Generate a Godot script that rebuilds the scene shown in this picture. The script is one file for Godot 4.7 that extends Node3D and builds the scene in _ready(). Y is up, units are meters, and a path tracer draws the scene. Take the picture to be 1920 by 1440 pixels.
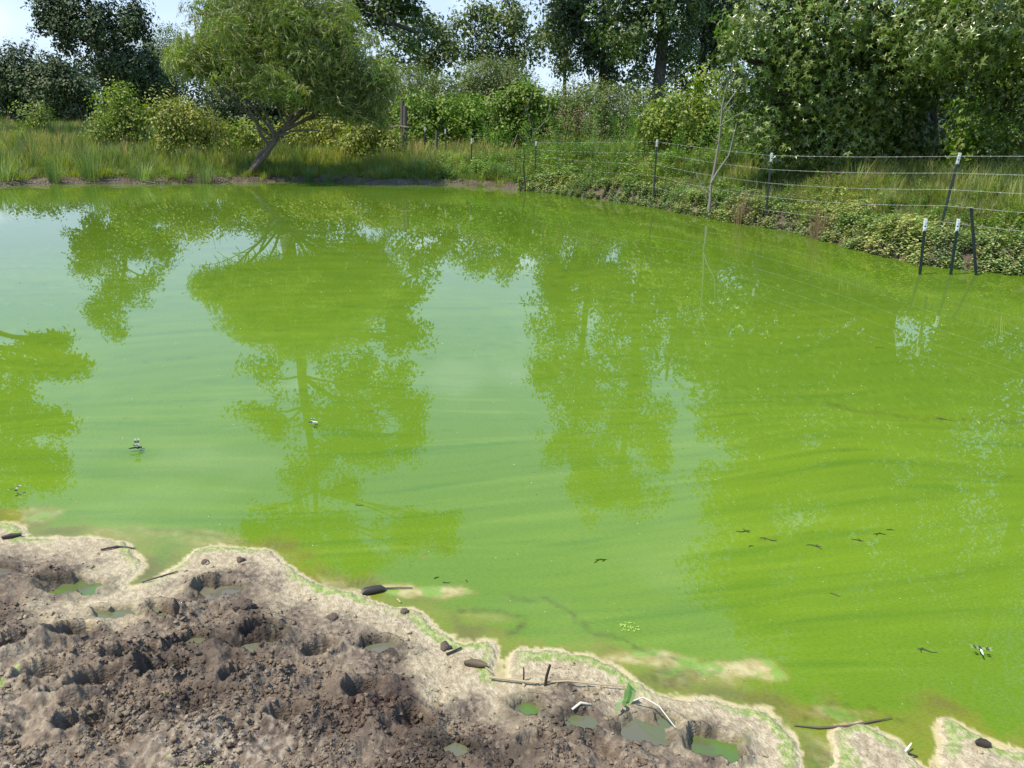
extends Node3D
# A pond thick with algae, seen from its trampled mud bank. y is up, the water lies at y = 0, the eye stands at x = 0, z = 0.

const EYE := 1.7
const PITCH := 19.3
const ROLL := 1.6
const WILLOW := [[-5.8, 2.87, -19.8, 1.9, 1.27, 1.59], [-6.91, 3.19, -19.8, 1.2, 1.07, 1.14], [-7.51, 2.29, -19.8, 0.9, 0.9, 0.9], [-4.66, 2.78, -19.8, 1.21, 1.27, 1.24], [-3.89, 2.02, -19.6, 0.77, 0.77, 0.77], [-5.74, 3.73, -19.8, 1.75, 1.12, 1.44], [-6.04, 2.18, -18.8, 1.22, 0.55, 0.88], [-4.84, 1.82, -19.8, 1.23, 0.52, 0.87], [-3.69, 1.48, -19.8, 0.52, 0.39, 0.46], [-6.73, 2.2, -19.8, 1.52, 0.83, 1.18], [-4.51, 2.0, -19.8, 1.17, 0.97, 1.07], [-5.82, 3.02, -19.8, 1.97, 1.05, 1.51], [-5.72, 3.75, -19.8, 1.49, 0.64, 1.07], [-8.04, 2.75, -19.8, 0.45, 0.57, 0.51], [-3.27, 2.4, -19.8, 0.32, 0.58, 0.45]]
const DARK_LEFT := [[-21.02, 5.31, -42.0, 1.81, 1.28, 1.55], [-20.99, 3.7, -42.0, 1.51, 0.97, 1.24], [-23.48, 5.73, -42.0, 0.64, 0.53, 0.58], [-22.84, 4.77, -42.0, 0.86, 0.75, 0.8], [-19.25, 5.59, -42.0, 0.74, 1.06, 0.9], [-20.23, 3.35, -42.0, 1.08, 0.87, 0.98], [-22.27, 5.92, -42.0, 1.99, 1.29, 1.64], [-22.02, 8.29, -42.0, 1.48, 1.19, 1.33], [-23.38, 9.4, -42.0, 0.77, 0.91, 0.84], [-22.55, 10.31, -42.0, 0.48, 0.68, 0.58], [-20.26, 7.34, -42.0, 0.59, 0.71, 0.65], [-24.32, 6.86, -42.0, 0.59, 0.59, 0.59]]
const TALL_LEFT := [[-10.47, 10.06, -30.0, 0.97, 0.76, 0.87], [-10.13, 8.64, -30.0, 0.85, 0.75, 0.8], [-9.87, 11.01, -30.0, 0.87, 0.61, 0.74], [-6.17, 8.76, -30.0, 2.35, 1.07, 1.71], [-7.14, 10.68, -30.0, 2.07, 0.98, 1.53], [-4.88, 9.9, -30.0, 1.08, 1.08, 1.08], [-5.84, 11.87, -30.0, 1.99, 0.77, 1.38], [-4.22, 10.84, -30.0, 0.61, 0.98, 0.8], [-8.37, 12.45, -30.0, 0.89, 0.55, 0.72], [-9.25, 13.62, -30.0, 1.01, 0.63, 0.82], [-7.06, 13.81, -30.0, 0.79, 0.56, 0.67], [-11.34, 14.98, -30.0, 0.64, 0.32, 0.48], [-9.7, 15.07, -30.0, 1.14, 0.41, 0.77], [-8.59, 16.1, -30.0, 2.53, 0.92, 1.73], [-10.73, 16.17, -30.0, 1.15, 0.51, 0.83], [-6.98, 17.41, -30.0, 1.86, 0.82, 1.34], [-8.68, 17.75, -30.0, 1.64, 0.7, 1.17], [-3.6, 15.54, -30.0, 1.26, 0.57, 0.92], [-2.42, 15.37, -30.0, 0.69, 0.41, 0.55], [-4.56, 16.24, -30.0, 1.04, 0.81, 0.92], [-2.77, 16.45, -30.0, 0.51, 0.69, 0.6], [-4.77, 5.34, -30.0, 1.13, 0.82, 0.98], [-4.16, 6.87, -30.0, 0.88, 0.63, 0.75], [-5.23, 6.68, -30.0, 1.05, 0.84, 0.94], [-4.8, 4.97, -30.0, 1.37, 0.59, 0.98], [-3.87, 4.21, -30.0, 0.74, 0.74, 0.74], [-5.43, 5.88, -30.0, 1.27, 0.72, 1.0]]
const BACK_A := [[-5.81, 5.67, -43.0, 1.16, 0.93, 1.04], [-4.45, 5.83, -43.0, 0.92, 0.69, 0.81], [-6.82, 3.88, -43.0, 1.17, 1.06, 1.12], [-4.88, 4.18, -43.0, 1.05, 0.94, 1.0], [-3.77, 4.97, -43.0, 0.7, 0.81, 0.76]]
const BACK_B := [[-1.25, 6.36, -45.0, 2.0, 0.87, 1.44], [-2.51, 4.89, -45.0, 1.39, 1.01, 1.2], [-0.07, 4.82, -45.0, 1.64, 1.14, 1.39], [-3.09, 6.06, -45.0, 1.0, 0.8, 0.9], [0.89, 6.03, -45.0, 1.0, 1.13, 1.06], [-1.35, 4.26, -45.0, 1.27, 0.76, 1.02], [-0.56, 7.15, -45.0, 0.87, 0.5, 0.68], [-1.97, 6.86, -45.0, 0.75, 0.55, 0.65]]
const BACK_C := [[2.24, 6.93, -47.0, 0.7, 1.26, 0.98], [2.55, 4.75, -47.0, 0.77, 0.97, 0.87], [2.15, 5.71, -47.0, 0.61, 0.76, 0.68], [2.45, 7.71, -47.0, 0.98, 1.12, 1.05]]
const TALL_MID := [[3.88, 4.49, -29.0, 1.1, 0.92, 1.01], [5.09, 5.27, -29.0, 1.27, 0.73, 1.0], [5.4, 3.94, -29.0, 0.74, 0.74, 0.74], [4.44, 3.31, -29.0, 0.65, 0.65, 0.65], [3.8, 4.87, -29.0, 1.74, 1.33, 1.54], [4.96, 6.54, -29.0, 1.67, 1.46, 1.57], [3.59, 7.9, -29.0, 1.8, 1.48, 1.64], [4.8, 9.92, -29.0, 1.73, 1.3, 1.52], [4.08, 12.09, -29.0, 1.66, 1.11, 1.38], [5.51, 13.28, -29.0, 1.23, 0.85, 1.04], [3.73, 13.59, -29.0, 1.01, 0.67, 0.84], [6.12, 11.3, -29.0, 0.55, 0.99, 0.77], [5.56, 9.9, -29.0, 0.76, 0.97, 0.87]]
const TALL_MIDL := [[2.95, 4.93, -33.0, 1.46, 1.25, 1.36], [2.07, 5.67, -33.0, 0.83, 0.93, 0.88], [3.66, 3.7, -33.0, 1.16, 0.85, 1.0], [2.59, 3.96, -33.0, 0.63, 0.63, 0.63], [2.2, 5.36, -33.0, 1.39, 1.16, 1.28], [2.06, 7.29, -33.0, 1.18, 1.3, 1.24], [1.78, 9.04, -33.0, 1.01, 1.15, 1.08], [2.96, 10.81, -33.0, 1.35, 1.47, 1.41], [2.83, 12.95, -33.0, 1.25, 1.0, 1.12], [3.67, 14.58, -33.0, 1.01, 1.01, 1.01], [1.31, 9.31, -33.0, 0.6, 0.6, 0.6]]
const TALL_MIDR := [[7.5, 5.65, -36.0, 1.13, 1.25, 1.19], [8.11, 4.2, -36.0, 0.92, 1.03, 0.98], [7.26, 3.53, -36.0, 0.93, 0.69, 0.81], [8.9, 5.27, -36.0, 1.14, 1.36, 1.25], [8.22, 5.84, -36.0, 1.77, 1.52, 1.64], [8.48, 8.46, -36.0, 1.55, 1.29, 1.42], [9.43, 7.63, -36.0, 1.54, 1.54, 1.54]]
const SWEETGUM := [[4.24, 3.25, -14.6, 0.78, 0.69, 0.74], [3.95, 2.64, -14.6, 0.42, 0.47, 0.44], [5.11, 2.87, -14.3, 1.0, 0.82, 0.91], [4.72, 2.05, -14.4, 0.89, 0.51, 0.7], [4.28, 1.59, -14.6, 0.57, 0.38, 0.48], [5.92, 2.16, -14.2, 0.83, 0.64, 0.74], [5.76, 1.41, -14.4, 0.81, 0.38, 0.59], [4.92, 1.15, -14.6, 0.68, 0.24, 0.46], [6.47, 3.14, -14.6, 1.01, 0.83, 0.92], [7.11, 1.57, -14.9, 0.59, 0.39, 0.49], [7.32, 3.49, -14.6, 0.82, 0.73, 0.78], [5.45, 3.41, -13.6, 0.81, 0.6, 0.7], [6.36, 3.03, -12.6, 0.79, 0.56, 0.68], [6.74, 3.14, -12.2, 0.77, 0.54, 0.65], [7.07, 2.5, -13.4, 0.52, 0.34, 0.43], [4.57, 3.05, -14.6, 0.8, 0.75, 0.77], [5.43, 2.36, -14.6, 1.05, 0.84, 0.94], [6.79, 2.99, -14.6, 1.28, 1.06, 1.17], [5.07, 4.42, -14.6, 1.1, 0.82, 0.96], [4.28, 4.21, -14.6, 0.44, 0.49, 0.46], [4.93, 5.9, -14.6, 0.96, 0.79, 0.88], [4.19, 5.42, -14.6, 0.39, 0.45, 0.42], [6.31, 5.36, -14.6, 1.45, 1.23, 1.34], [5.0, 7.47, -14.6, 0.93, 0.7, 0.82], [6.44, 7.69, -14.6, 1.4, 1.05, 1.23], [5.38, 8.55, -14.6, 0.71, 0.54, 0.63], [7.82, 5.06, -14.6, 1.44, 1.44, 1.44], [7.79, 7.38, -14.6, 1.51, 1.28, 1.4], [6.43, 9.23, -14.6, 1.09, 0.6, 0.84], [7.94, 9.62, -14.6, 1.34, 0.85, 1.09], [7.38, 10.68, -14.6, 1.36, 0.74, 1.05], [8.97, 9.29, -14.6, 1.33, 1.09, 1.21], [8.76, 11.41, -14.6, 1.38, 0.75, 1.07]]
const RIGHT_TREE := [[7.64, 3.16, -13.6, 0.69, 0.69, 0.69], [8.32, 2.46, -13.6, 0.61, 0.61, 0.61], [7.68, 2.11, -13.4, 0.52, 0.39, 0.46], [8.21, 1.46, -13.3, 0.48, 0.31, 0.39], [8.66, 3.18, -13.6, 0.77, 0.77, 0.77], [9.35, 1.91, -13.6, 0.71, 0.62, 0.66], [8.1, 2.61, -13.6, 0.89, 0.79, 0.84], [9.23, 3.21, -13.6, 1.1, 1.1, 1.1], [9.16, 5.12, -13.6, 1.36, 1.15, 1.26], [10.63, 4.73, -13.6, 1.14, 1.35, 1.24], [9.03, 6.95, -13.6, 1.31, 0.98, 1.14], [10.45, 7.41, -13.6, 1.43, 1.21, 1.32], [9.23, 8.92, -13.6, 1.25, 0.79, 1.02], [10.97, 9.55, -13.6, 1.49, 0.92, 1.21], [11.95, 6.48, -13.6, 1.4, 1.51, 1.45], [9.7, 10.6, -13.6, 1.29, 0.88, 1.08], [11.46, 11.59, -13.6, 1.67, 0.96, 1.31]]
const LEFT_OVER := [[-17.32, 6.91, -27.0, 0.71, 0.51, 0.61], [-16.77, 6.59, -27.0, 0.43, 0.35, 0.39], [-16.02, 7.43, -27.0, 0.69, 0.28, 0.48], [-16.85, 7.62, -27.0, 0.79, 0.36, 0.57], [-18.64, 7.68, -27.0, 0.99, 0.71, 0.85], [-18.42, 8.62, -27.0, 0.8, 0.56, 0.68], [-18.84, 9.82, -27.0, 1.22, 0.69, 0.95], [-17.55, 10.0, -27.0, 0.85, 0.49, 0.67], [-19.32, 11.28, -27.0, 1.24, 0.91, 1.07], [-18.24, 11.59, -27.0, 1.04, 0.62, 0.83], [-18.07, 12.39, -27.0, 0.79, 0.42, 0.61], [-19.59, 12.67, -27.0, 0.84, 0.5, 0.67], [-20.46, 8.79, -27.0, 1.41, 1.2, 1.3], [-21.1, 11.91, -27.0, 1.66, 1.66, 1.66], [-19.82, 13.93, -27.0, 0.34, 0.17, 0.26], [-22.58, 10.15, -27.0, 1.83, 2.24, 2.04], [-24.06, 13.87, -27.0, 1.91, 1.91, 1.91]]
const BUSH_SPRAY := [[-12.29, 1.38, -24.0, 0.6, 0.54, 0.57], [-11.64, 1.55, -24.0, 0.57, 0.54, 0.55], [-11.91, 1.83, -24.0, 0.34, 0.41, 0.38], [-11.34, 1.4, -24.0, 0.41, 0.38, 0.39]]
const BUSH_ORANGE := [[-9.1, 1.46, -21.5, 0.68, 0.48, 0.58], [-8.32, 1.48, -21.5, 0.56, 0.51, 0.54], [-8.78, 1.14, -21.5, 0.74, 0.43, 0.58]]
const BUSH_FAR_LEFT := [[-16.32, 1.32, -27.0, 0.5, 0.32, 0.41], [-15.94, 1.45, -27.0, 0.32, 0.32, 0.32]]
const BUSH_BEHIND := [[-7.87, 0.89, -22.5, 0.54, 0.48, 0.51], [-7.34, 1.02, -22.5, 0.51, 0.45, 0.48]]
const BUSH_UNDER := [[-6.53, 1.0, -24.5, 0.73, 0.58, 0.66], [-5.71, 1.09, -24.5, 0.58, 0.55, 0.57]]
const BUSH_GOLD := [[-4.31, 0.91, -23.0, 0.64, 0.52, 0.58], [-4.78, 0.64, -23.0, 0.61, 0.46, 0.54], [-3.78, 0.74, -23.0, 0.52, 0.46, 0.49], [-4.14, 1.24, -23.0, 0.45, 0.33, 0.39]]
const BUSH_DEEP := [[-8.85, 1.35, -27.0, 0.8, 0.6, 0.7], [-7.68, 1.55, -27.0, 0.92, 0.71, 0.81], [-6.81, 1.41, -27.0, 0.71, 0.53, 0.62], [-8.53, 2.03, -27.0, 0.88, 0.6, 0.74], [-7.38, 2.19, -27.0, 0.88, 0.63, 0.76], [-6.16, 2.02, -27.0, 0.84, 0.63, 0.74], [-9.6, 1.87, -27.0, 0.71, 0.53, 0.62]]
const VINE_LEFT := [[-3.5, 1.74, -29.0, 0.8, 0.57, 0.68], [-3.88, 1.24, -29.0, 0.57, 0.65, 0.61]]
const VINE_MID := [[-2.32, 1.7, -28.5, 0.86, 0.52, 0.69], [-2.69, 1.19, -28.5, 1.13, 0.56, 0.84], [-1.57, 1.66, -28.5, 0.63, 0.56, 0.6]]
const VINE_MOUND := [[0.17, 2.27, -26.0, 0.61, 0.44, 0.52], [0.52, 1.88, -26.0, 0.65, 0.51, 0.58], [-0.42, 1.93, -26.0, 0.61, 0.34, 0.47]]
const MID_A := [[-4.79, 2.68, -36.0, 1.05, 0.89, 0.97], [-5.74, 2.11, -36.0, 1.06, 0.94, 1.0], [-3.63, 2.49, -36.0, 0.94, 0.82, 0.88]]
const MID_B := [[-1.81, 3.12, -37.0, 1.24, 0.76, 1.0], [-0.62, 3.15, -37.0, 1.15, 0.81, 0.98], [-1.32, 2.46, -37.0, 1.68, 0.84, 1.26]]
const MID_C := [[1.64, 2.18, -28.0, 0.84, 0.58, 0.71], [1.3, 1.74, -28.0, 0.73, 0.62, 0.68], [2.12, 1.76, -28.0, 0.82, 0.59, 0.71]]
const MID_D := [[3.36, 1.96, -27.0, 0.77, 0.63, 0.7], [2.72, 2.19, -27.0, 0.63, 0.6, 0.61], [3.9, 1.81, -27.0, 0.6, 0.64, 0.62]]
const MID_E := [[1.69, 1.42, -23.0, 0.51, 0.36, 0.44], [1.16, 1.23, -23.0, 0.52, 0.33, 0.42]]
const BUSH_RIGHT := [[3.77, 1.8, -19.5, 0.7, 0.57, 0.64], [3.34, 1.55, -19.5, 0.58, 0.46, 0.52], [4.41, 2.3, -19.5, 0.45, 0.63, 0.54], [4.3, 1.63, -19.5, 0.61, 0.58, 0.59], [4.71, 1.4, -19.5, 0.51, 0.51, 0.51]]
const DARK_LOW_A := [[-28.1, 3.49, -46.0, 1.19, 1.13, 1.16], [-28.88, 2.5, -46.0, 1.35, 1.2, 1.27], [-27.68, 2.53, -46.0, 1.35, 1.08, 1.21]]
const DARK_LOW_B := [[-25.42, 2.83, -45.0, 1.34, 1.17, 1.26], [-24.77, 2.3, -45.0, 1.35, 1.06, 1.2], [-26.1, 2.26, -45.0, 1.17, 0.88, 1.03]]
const DARK_LOW_C := [[-19.74, 3.41, -43.0, 0.89, 1.11, 1.0], [-20.14, 2.49, -43.0, 1.45, 0.95, 1.2], [-18.86, 2.66, -43.0, 0.95, 1.01, 0.98], [-20.5, 3.91, -43.0, 0.61, 0.77, 0.69]]
const SMALL_BACK := [[-25.72, 5.24, -58.0, 1.04, 1.11, 1.08], [-24.35, 5.78, -58.0, 0.96, 1.11, 1.04], [-25.26, 4.39, -58.0, 1.27, 1.12, 1.2]]
const UNDER_A := [[6.32, 1.28, -21.0, 0.83, 0.62, 0.73], [7.33, 1.04, -21.0, 0.83, 0.56, 0.69]]
const UNDER_B := [[8.37, 1.09, -20.5, 0.95, 0.61, 0.78], [9.38, 1.51, -20.5, 0.94, 0.74, 0.84]]
const UNDER_C := [[10.37, 1.31, -19.5, 0.9, 0.71, 0.8], [9.56, 2.13, -19.5, 0.76, 0.7, 0.73]]
const UNDER_D := [[10.51, 1.16, -17.5, 0.81, 0.46, 0.64], [10.89, 1.94, -17.5, 0.68, 0.68, 0.68], [9.87, 1.91, -17.5, 0.57, 0.68, 0.63]]
const UNDER_E := [[7.18, 2.29, -26.0, 0.84, 1.01, 0.93], [8.43, 2.95, -26.0, 1.17, 1.34, 1.25], [10.34, 2.53, -26.0, 1.35, 1.51, 1.43]]
const UNDER_F := [[11.63, 3.0, -25.0, 1.45, 1.45, 1.45], [13.71, 3.05, -25.0, 1.44, 1.61, 1.53], [15.03, 3.53, -25.0, 1.28, 1.75, 1.51]]
const POND := [-2.17, -2.88, -2.09, -2.88, -1.98, -2.77, -1.86, -2.77, -1.74, -2.79, -1.65, -2.77, -1.56, -2.76, -1.54, -2.74, -1.5, -2.7, -1.46, -2.64, -1.4, -2.58, -1.43, -2.49, -1.44, -2.45, -1.41, -2.42, -1.35, -2.47, -1.31, -2.55, -1.28, -2.65, -1.26, -2.72, -1.18, -2.75, -1.06, -2.74, -0.95, -2.72, -0.87, -2.63, -0.79, -2.56, -0.71, -2.5, -0.62, -2.46, -0.56, -2.45, -0.49, -2.41, -0.42, -2.37, -0.34, -2.36, -0.3, -2.34, -0.25, -2.27, -0.2, -2.22, -0.16, -2.18, -0.1, -2.19, -0.04, -2.19, -0.02, -2.15, -0.01, -2.12, -0.02, -2.07, -0.03, -2.03, 0, -2.01, 0.01, -2.06, 0.01, -2.11, 0.03, -2.14, 0.05, -2.15, 0.11, -2.15, 0.17, -2.16, 0.22, -2.15, 0.29, -2.13, 0.34, -2.1, 0.37, -2.07, 0.41, -2.04, 0.45, -2, 0.48, -1.96, 0.52, -1.95, 0.56, -1.94, 0.62, -1.95, 0.69, -1.92, 0.77, -1.91, 0.81, -1.9, 0.84, -1.85, 0.86, -1.8, 0.86, -1.76, 0.84, -1.7, 0.84, -1.67, 0.87, -1.64, 0.93, -1.68, 0.95, -1.74, 0.96, -1.8, 0.99, -1.84, 1.04, -1.86, 1.08, -1.86, 1.12, -1.84, 1.15, -1.8, 1.17, -1.76, 1.18, -1.72, 1.19, -1.69, 1.2, -1.68, 1.24, -1.74, 1.28, -1.79, 1.3, -1.84, 1.32, -1.89, 1.35, -1.89, 1.38, -1.87, 1.41, -1.83, 1.45, -1.79, 1.51, -1.76, 1.75, -1.62, 2.6, -1.45, 4.2, -1.3, 7, -1.6, 9.5, -4, 9, -6.8, 7.4, -8.6, 6.22, -9.37, 5.85, -9.51, 5.59, -9.9, 5.27, -10.39, 4.91, -11.26, 4.56, -12.51, 4.09, -13.55, 3.51, -14.69, 2.94, -15.4, 2.33, -16.29, 1.53, -17.37, 0.87, -18.4, 0.13, -18.98, -0.65, -19.31, -1.59, -19.61, -2.5, -19.47, -3.54, -19.44, -4.37, -19.63, -4.97, -19.91, -5.42, -19.6, -6.05, -19.07, -6.92, -18.62, -7.81, -18.03, -8.66, -18.04, -9.11, -17.47, -9.91, -17.21, -10.36, -16.79, -10.79, -16.4, -12.6, -15.2, -14.2, -13, -15, -10, -12.5, -6.2, -7.5, -4.2, -4.2, -3.2, -2.9, -3]
# x, z, half length, half width, depth, turn, colour, label
const PUDDLES := [[-1.06, -2.40, 0.085, 0.062, 0.035, -0.25, "grey", "murky grey puddle in a wide hollow of the pale spit"], [-1.60, -2.42, 0.11, 0.045, 0.030, -0.2, "green", "green puddle in the mud at left, below the left shore"], [-0.99, -2.09, 0.075, 0.045, 0.040, 0.2, "wet", "wet shining puddle left of the middle of the mud"], [-0.80, -2.09, 0.085, 0.05, 0.035, -0.2, "wet", "shallow greenish wet hollow beside the shining puddle"], [-1.36, -2.27, 0.09, 0.035, 0.022, -0.2, "wet", "wet silt patch below the green puddle"],
	[-1.95, -2.48, 0.08, 0.06, 0.035, 0.0, "grey", "grey puddle at the left edge of the mud"], [-0.42, -2.12, 0.055, 0.035, 0.030, -0.3, "wet", "small wet hollow on the pale flat at centre"], [0.60, -1.73, 0.075, 0.05, 0.040, 0.1, "green", "bright green puddle under a mud lip at lower right"], [0.07, -1.87, 0.05, 0.04, 0.030, 0.2, "green", "green puddle below the upright stick"], [0.42, -1.785, 0.085, 0.055, 0.025, -0.1, "wet", "silty wet hollow right of the folded leaf"],
	[0.22, -1.80, 0.06, 0.04, 0.022, 0.0, "wet", "wet silt below the pale stick"], [0.10, -1.69, 0.05, 0.035, 0.025, 0.1, "wet", "wet hollow at the bottom centre of the mud"], [-1.17, -2.24, 0.05, 0.028, 0.045, 0.3, "wet", "shining wet bottom of a deep hoof print"], [-0.12, -1.68, 0.05, 0.03, 0.022, 0.1, "wet", "olive wet hollow near the bottom edge"]]

class Grid:
	var x0 := 0.0
	var z0 := 0.0
	var step := 1.0
	var nx := 0
	var nz := 0
	var a := PackedFloat32Array()
	func _init(x_from: float, z_from: float, x_to: float, z_to: float, s: float) -> void:
		x0 = x_from
		z0 = z_from
		step = s
		nx = int((x_to - x_from) / s) + 2
		nz = int((z_to - z_from) / s) + 2
		a.resize(nx * nz)
	func inside(x: float, z: float) -> bool:
		return x > x0 and z > z0 and x < x0 + (nx - 2) * step and z < z0 + (nz - 2) * step
	func at(x: float, z: float) -> float:
		var fx := clampf((x - x0) / step, 0.0, nx - 1.001)
		var fz := clampf((z - z0) / step, 0.0, nz - 1.001)
		var i := int(fx)
		var j := int(fz)
		fx -= i
		fz -= j
		var k := j * nx + i
		return (a[k] * (1.0 - fx) + a[k + 1] * fx) * (1.0 - fz) + (a[k + nx] * (1.0 - fx) + a[k + nx + 1] * fx) * fz
	func raise(x: float, z: float, r: float, f: Callable) -> void:
		for j in range(maxi(0, int((z - r - z0) / step)), mini(nz, int((z + r - z0) / step) + 2)):
			for i in range(maxi(0, int((x - r - x0) / step)), mini(nx, int((x + r - x0) / step) + 2)):
				var k := j * nx + i
				a[k] = f.call(x0 + i * step - x, z0 + j * step - z, a[k])

# Collects triangles; front faces run clockwise.
class Shape:
	var v := PackedVector3Array()
	var n := PackedVector3Array()
	var c := PackedColorArray()
	var ix := PackedInt32Array()
	var flat := false
	var tint := Color.WHITE
	func _init(is_flat := false) -> void:
		flat = is_flat
	func put(p: Vector3, nn := Vector3.UP) -> int:
		v.append(p)
		n.append(nn)
		c.append(tint)
		return v.size() - 1
	func tri(p: Vector3, q: Vector3, r: Vector3) -> void:
		var nn := (r - p).cross(q - p).normalized()
		var k := put(p, nn)
		put(q, nn)
		put(r, nn)
		ix.append_array(PackedInt32Array([k, k + 1, k + 2]))
	func quad(p: Vector3, q: Vector3, r: Vector3, s: Vector3) -> void:
		tri(p, q, r)
		tri(p, r, s)
	func tube(pts: PackedVector3Array, radii: PackedFloat32Array, sides := 6, capped := true, squash := 1.0) -> void:
		var first := v.size()
		var u := Vector3.ZERO
		for i in pts.size():
			var t := (pts[mini(i + 1, pts.size() - 1)] - pts[maxi(i - 1, 0)]).normalized()
			if i == 0:
				u = t.cross(Vector3.RIGHT if absf(t.x) < 0.8 else Vector3.FORWARD).normalized()
			u = (u - t * u.dot(t)).normalized()
			var w := t.cross(u)
			for j in sides:
				var an := TAU * j / sides
				var d := u * cos(an) + w * sin(an) * squash
				put(pts[i] + d * radii[i], d.normalized())
		for i in pts.size() - 1:
			for j in sides:
				var p := first + i * sides + j
				var q := first + i * sides + (j + 1) % sides
				ix.append_array(PackedInt32Array([p, p + sides, q, q, p + sides, q + sides]))
		if capped:
			for e in [0, pts.size() - 1]:
				var t := (pts[1] - pts[0]).normalized() * -1.0 if e == 0 else (pts[e] - pts[e - 1]).normalized()
				var m := put(pts[e], t)
				for j in sides:
					var p: int = first + e * sides + j
					var q: int = first + e * sides + (j + 1) % sides
					ix.append_array(PackedInt32Array([m, p, q] if e == 0 else [m, q, p]))
	func ball(at: Vector3, r: Vector3, noise: FastNoiseLite = null, rough := 0.0, rings := 8, around := 12) -> void:
		var first := v.size()
		for i in rings + 1:
			for j in around:
				var la := PI * i / rings
				var lo := TAU * j / around
				var d := Vector3(sin(la) * cos(lo), cos(la), sin(la) * sin(lo))
				var k := 1.0 + (rough * noise.get_noise_3dv((at + d * r) * 100.0) if noise else 0.0)
				put(at + d * r * k, (d / r).normalized())
		for i in rings:
			for j in around:
				var p := first + i * around + j
				var q := first + i * around + (j + 1) % around
				ix.append_array(PackedInt32Array([p, p + around, q, q, p + around, q + around]))
	func mesh(colored := false) -> ArrayMesh:
		var arr := []
		arr.resize(Mesh.ARRAY_MAX)
		arr[Mesh.ARRAY_VERTEX] = v
		if not flat:
			arr[Mesh.ARRAY_NORMAL] = n
		if colored:
			arr[Mesh.ARRAY_COLOR] = c
		arr[Mesh.ARRAY_INDEX] = ix
		var m := ArrayMesh.new()
		m.add_surface_from_arrays(Mesh.PRIMITIVE_TRIANGLES, arr)
		return m

var rng := RandomNumberGenerator.new()
var used := {}
var pond := PackedVector2Array()
var far_shore: Grid
var near_shore: Grid
var pits: Grid
var dark_stain: Grid
var scum: Grid
var damp: Grid
var n_low: FastNoiseLite
var n_mid: FastNoiseLite
var n_fine: FastNoiseLite
var n_cell: FastNoiseLite
var n_streak: FastNoiseLite
var bark: StandardMaterial3D
var pale_bark: StandardMaterial3D
var grey_bark: StandardMaterial3D


func rnd(a: float, b: float) -> float:
	return rng.randf_range(a, b)


func rand_dir() -> Vector3:
	var y := rnd(-1, 1)
	var t := rnd(0, TAU)
	var r := sqrt(1.0 - y * y)
	return Vector3(r * cos(t), y, r * sin(t))


func noise(kind: int, freq: float, octaves: int, s: int) -> FastNoiseLite:
	var f := FastNoiseLite.new()
	f.noise_type = kind
	f.frequency = freq
	f.seed = s
	f.fractal_type = FastNoiseLite.FRACTAL_FBM if octaves > 1 else FastNoiseLite.FRACTAL_NONE
	f.fractal_octaves = octaves
	return f


func mat(called: String, c: Color, rough := 0.8, specular := 0.5, tinted := false, back := Color.BLACK) -> StandardMaterial3D:
	var m := StandardMaterial3D.new()
	m.resource_name = called
	m.albedo_color = c.linear_to_srgb()
	m.roughness = rough
	m.metallic_specular = specular
	m.vertex_color_use_as_albedo = tinted
	if back != Color.BLACK:
		m.backlight_enabled = true
		m.backlight = back
	return m


func noise_texture(f: FastNoiseLite, from: Color, to: Color, side := 512) -> NoiseTexture2D:
	var t := NoiseTexture2D.new()
	t.noise = f
	t.width = side
	t.height = side
	t.seamless = true
	var g := Gradient.new()
	g.set_color(0, from)
	g.set_color(1, to)
	t.color_ramp = g
	return t


func numbered(called: String) -> String:
	var k: int = used.get(called, 0)
	used[called] = k + 1
	return called if k == 0 else "%s_%03d" % [called, k]


func tag(o: Node3D, label: String, category: String, group := "") -> Node3D:
	o.set_meta("label", label)
	o.set_meta("category", category)
	if group:
		o.set_meta("group", group)
	return o


func thing(called: String, label: String, category: String, at := Vector3.ZERO, group := "") -> Node3D:
	var o := Node3D.new()
	o.name = numbered(called)
	add_child(o)
	o.position = at
	return tag(o, label, category, group)


func part(called: String, m: Mesh, material: Material, parent: Node3D = null) -> MeshInstance3D:
	var o := MeshInstance3D.new()
	o.mesh = m
	o.material_override = material
	if parent == null:
		o.name = numbered(called)
		add_child(o)
	else:
		var k := 0
		for c in parent.get_children():
			if String(c.name) == called or String(c.name).begins_with(called + "_0"):
				k += 1
		o.name = called if k == 0 else "%s_%03d" % [called, k]
		parent.add_child(o, true)
	return o


func structure(called: String, m: Mesh, material: Material) -> MeshInstance3D:
	var o := part(called, m, material)
	o.set_meta("kind", "structure")
	return o


func scatter(called: String, m: Mesh, material: Material, where: Array[Transform3D], tints: PackedColorArray, parent: Node3D = null) -> MultiMeshInstance3D:
	var mm := MultiMesh.new()
	mm.transform_format = MultiMesh.TRANSFORM_3D
	mm.use_colors = true
	mm.mesh = m
	mm.instance_count = where.size()
	for i in where.size():
		mm.set_instance_transform(i, where[i])
		mm.set_instance_color(i, tints[i])
	var o := MultiMeshInstance3D.new()
	o.multimesh = mm
	o.material_override = material
	o.name = numbered(called) if parent == null else called
	if parent:
		parent.add_child(o, true)
	else:
		add_child(o)
	o.set_meta("kind", "stuff")
	return o


# ---------------------------------------------------------------- the lie of the land

func measure_shore() -> void:
	for i in range(0, POND.size(), 2):
		pond.append(Vector2(POND[i], POND[i + 1]))
	far_shore = Grid.new(-42, -64, 30, 8, 0.5)
	fill_distance(far_shore, 0, pond.size())
	near_shore = Grid.new(-3.4, -3.7, 3.0, -0.8, 0.02)
	fill_distance(near_shore, -5, 90)


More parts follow.
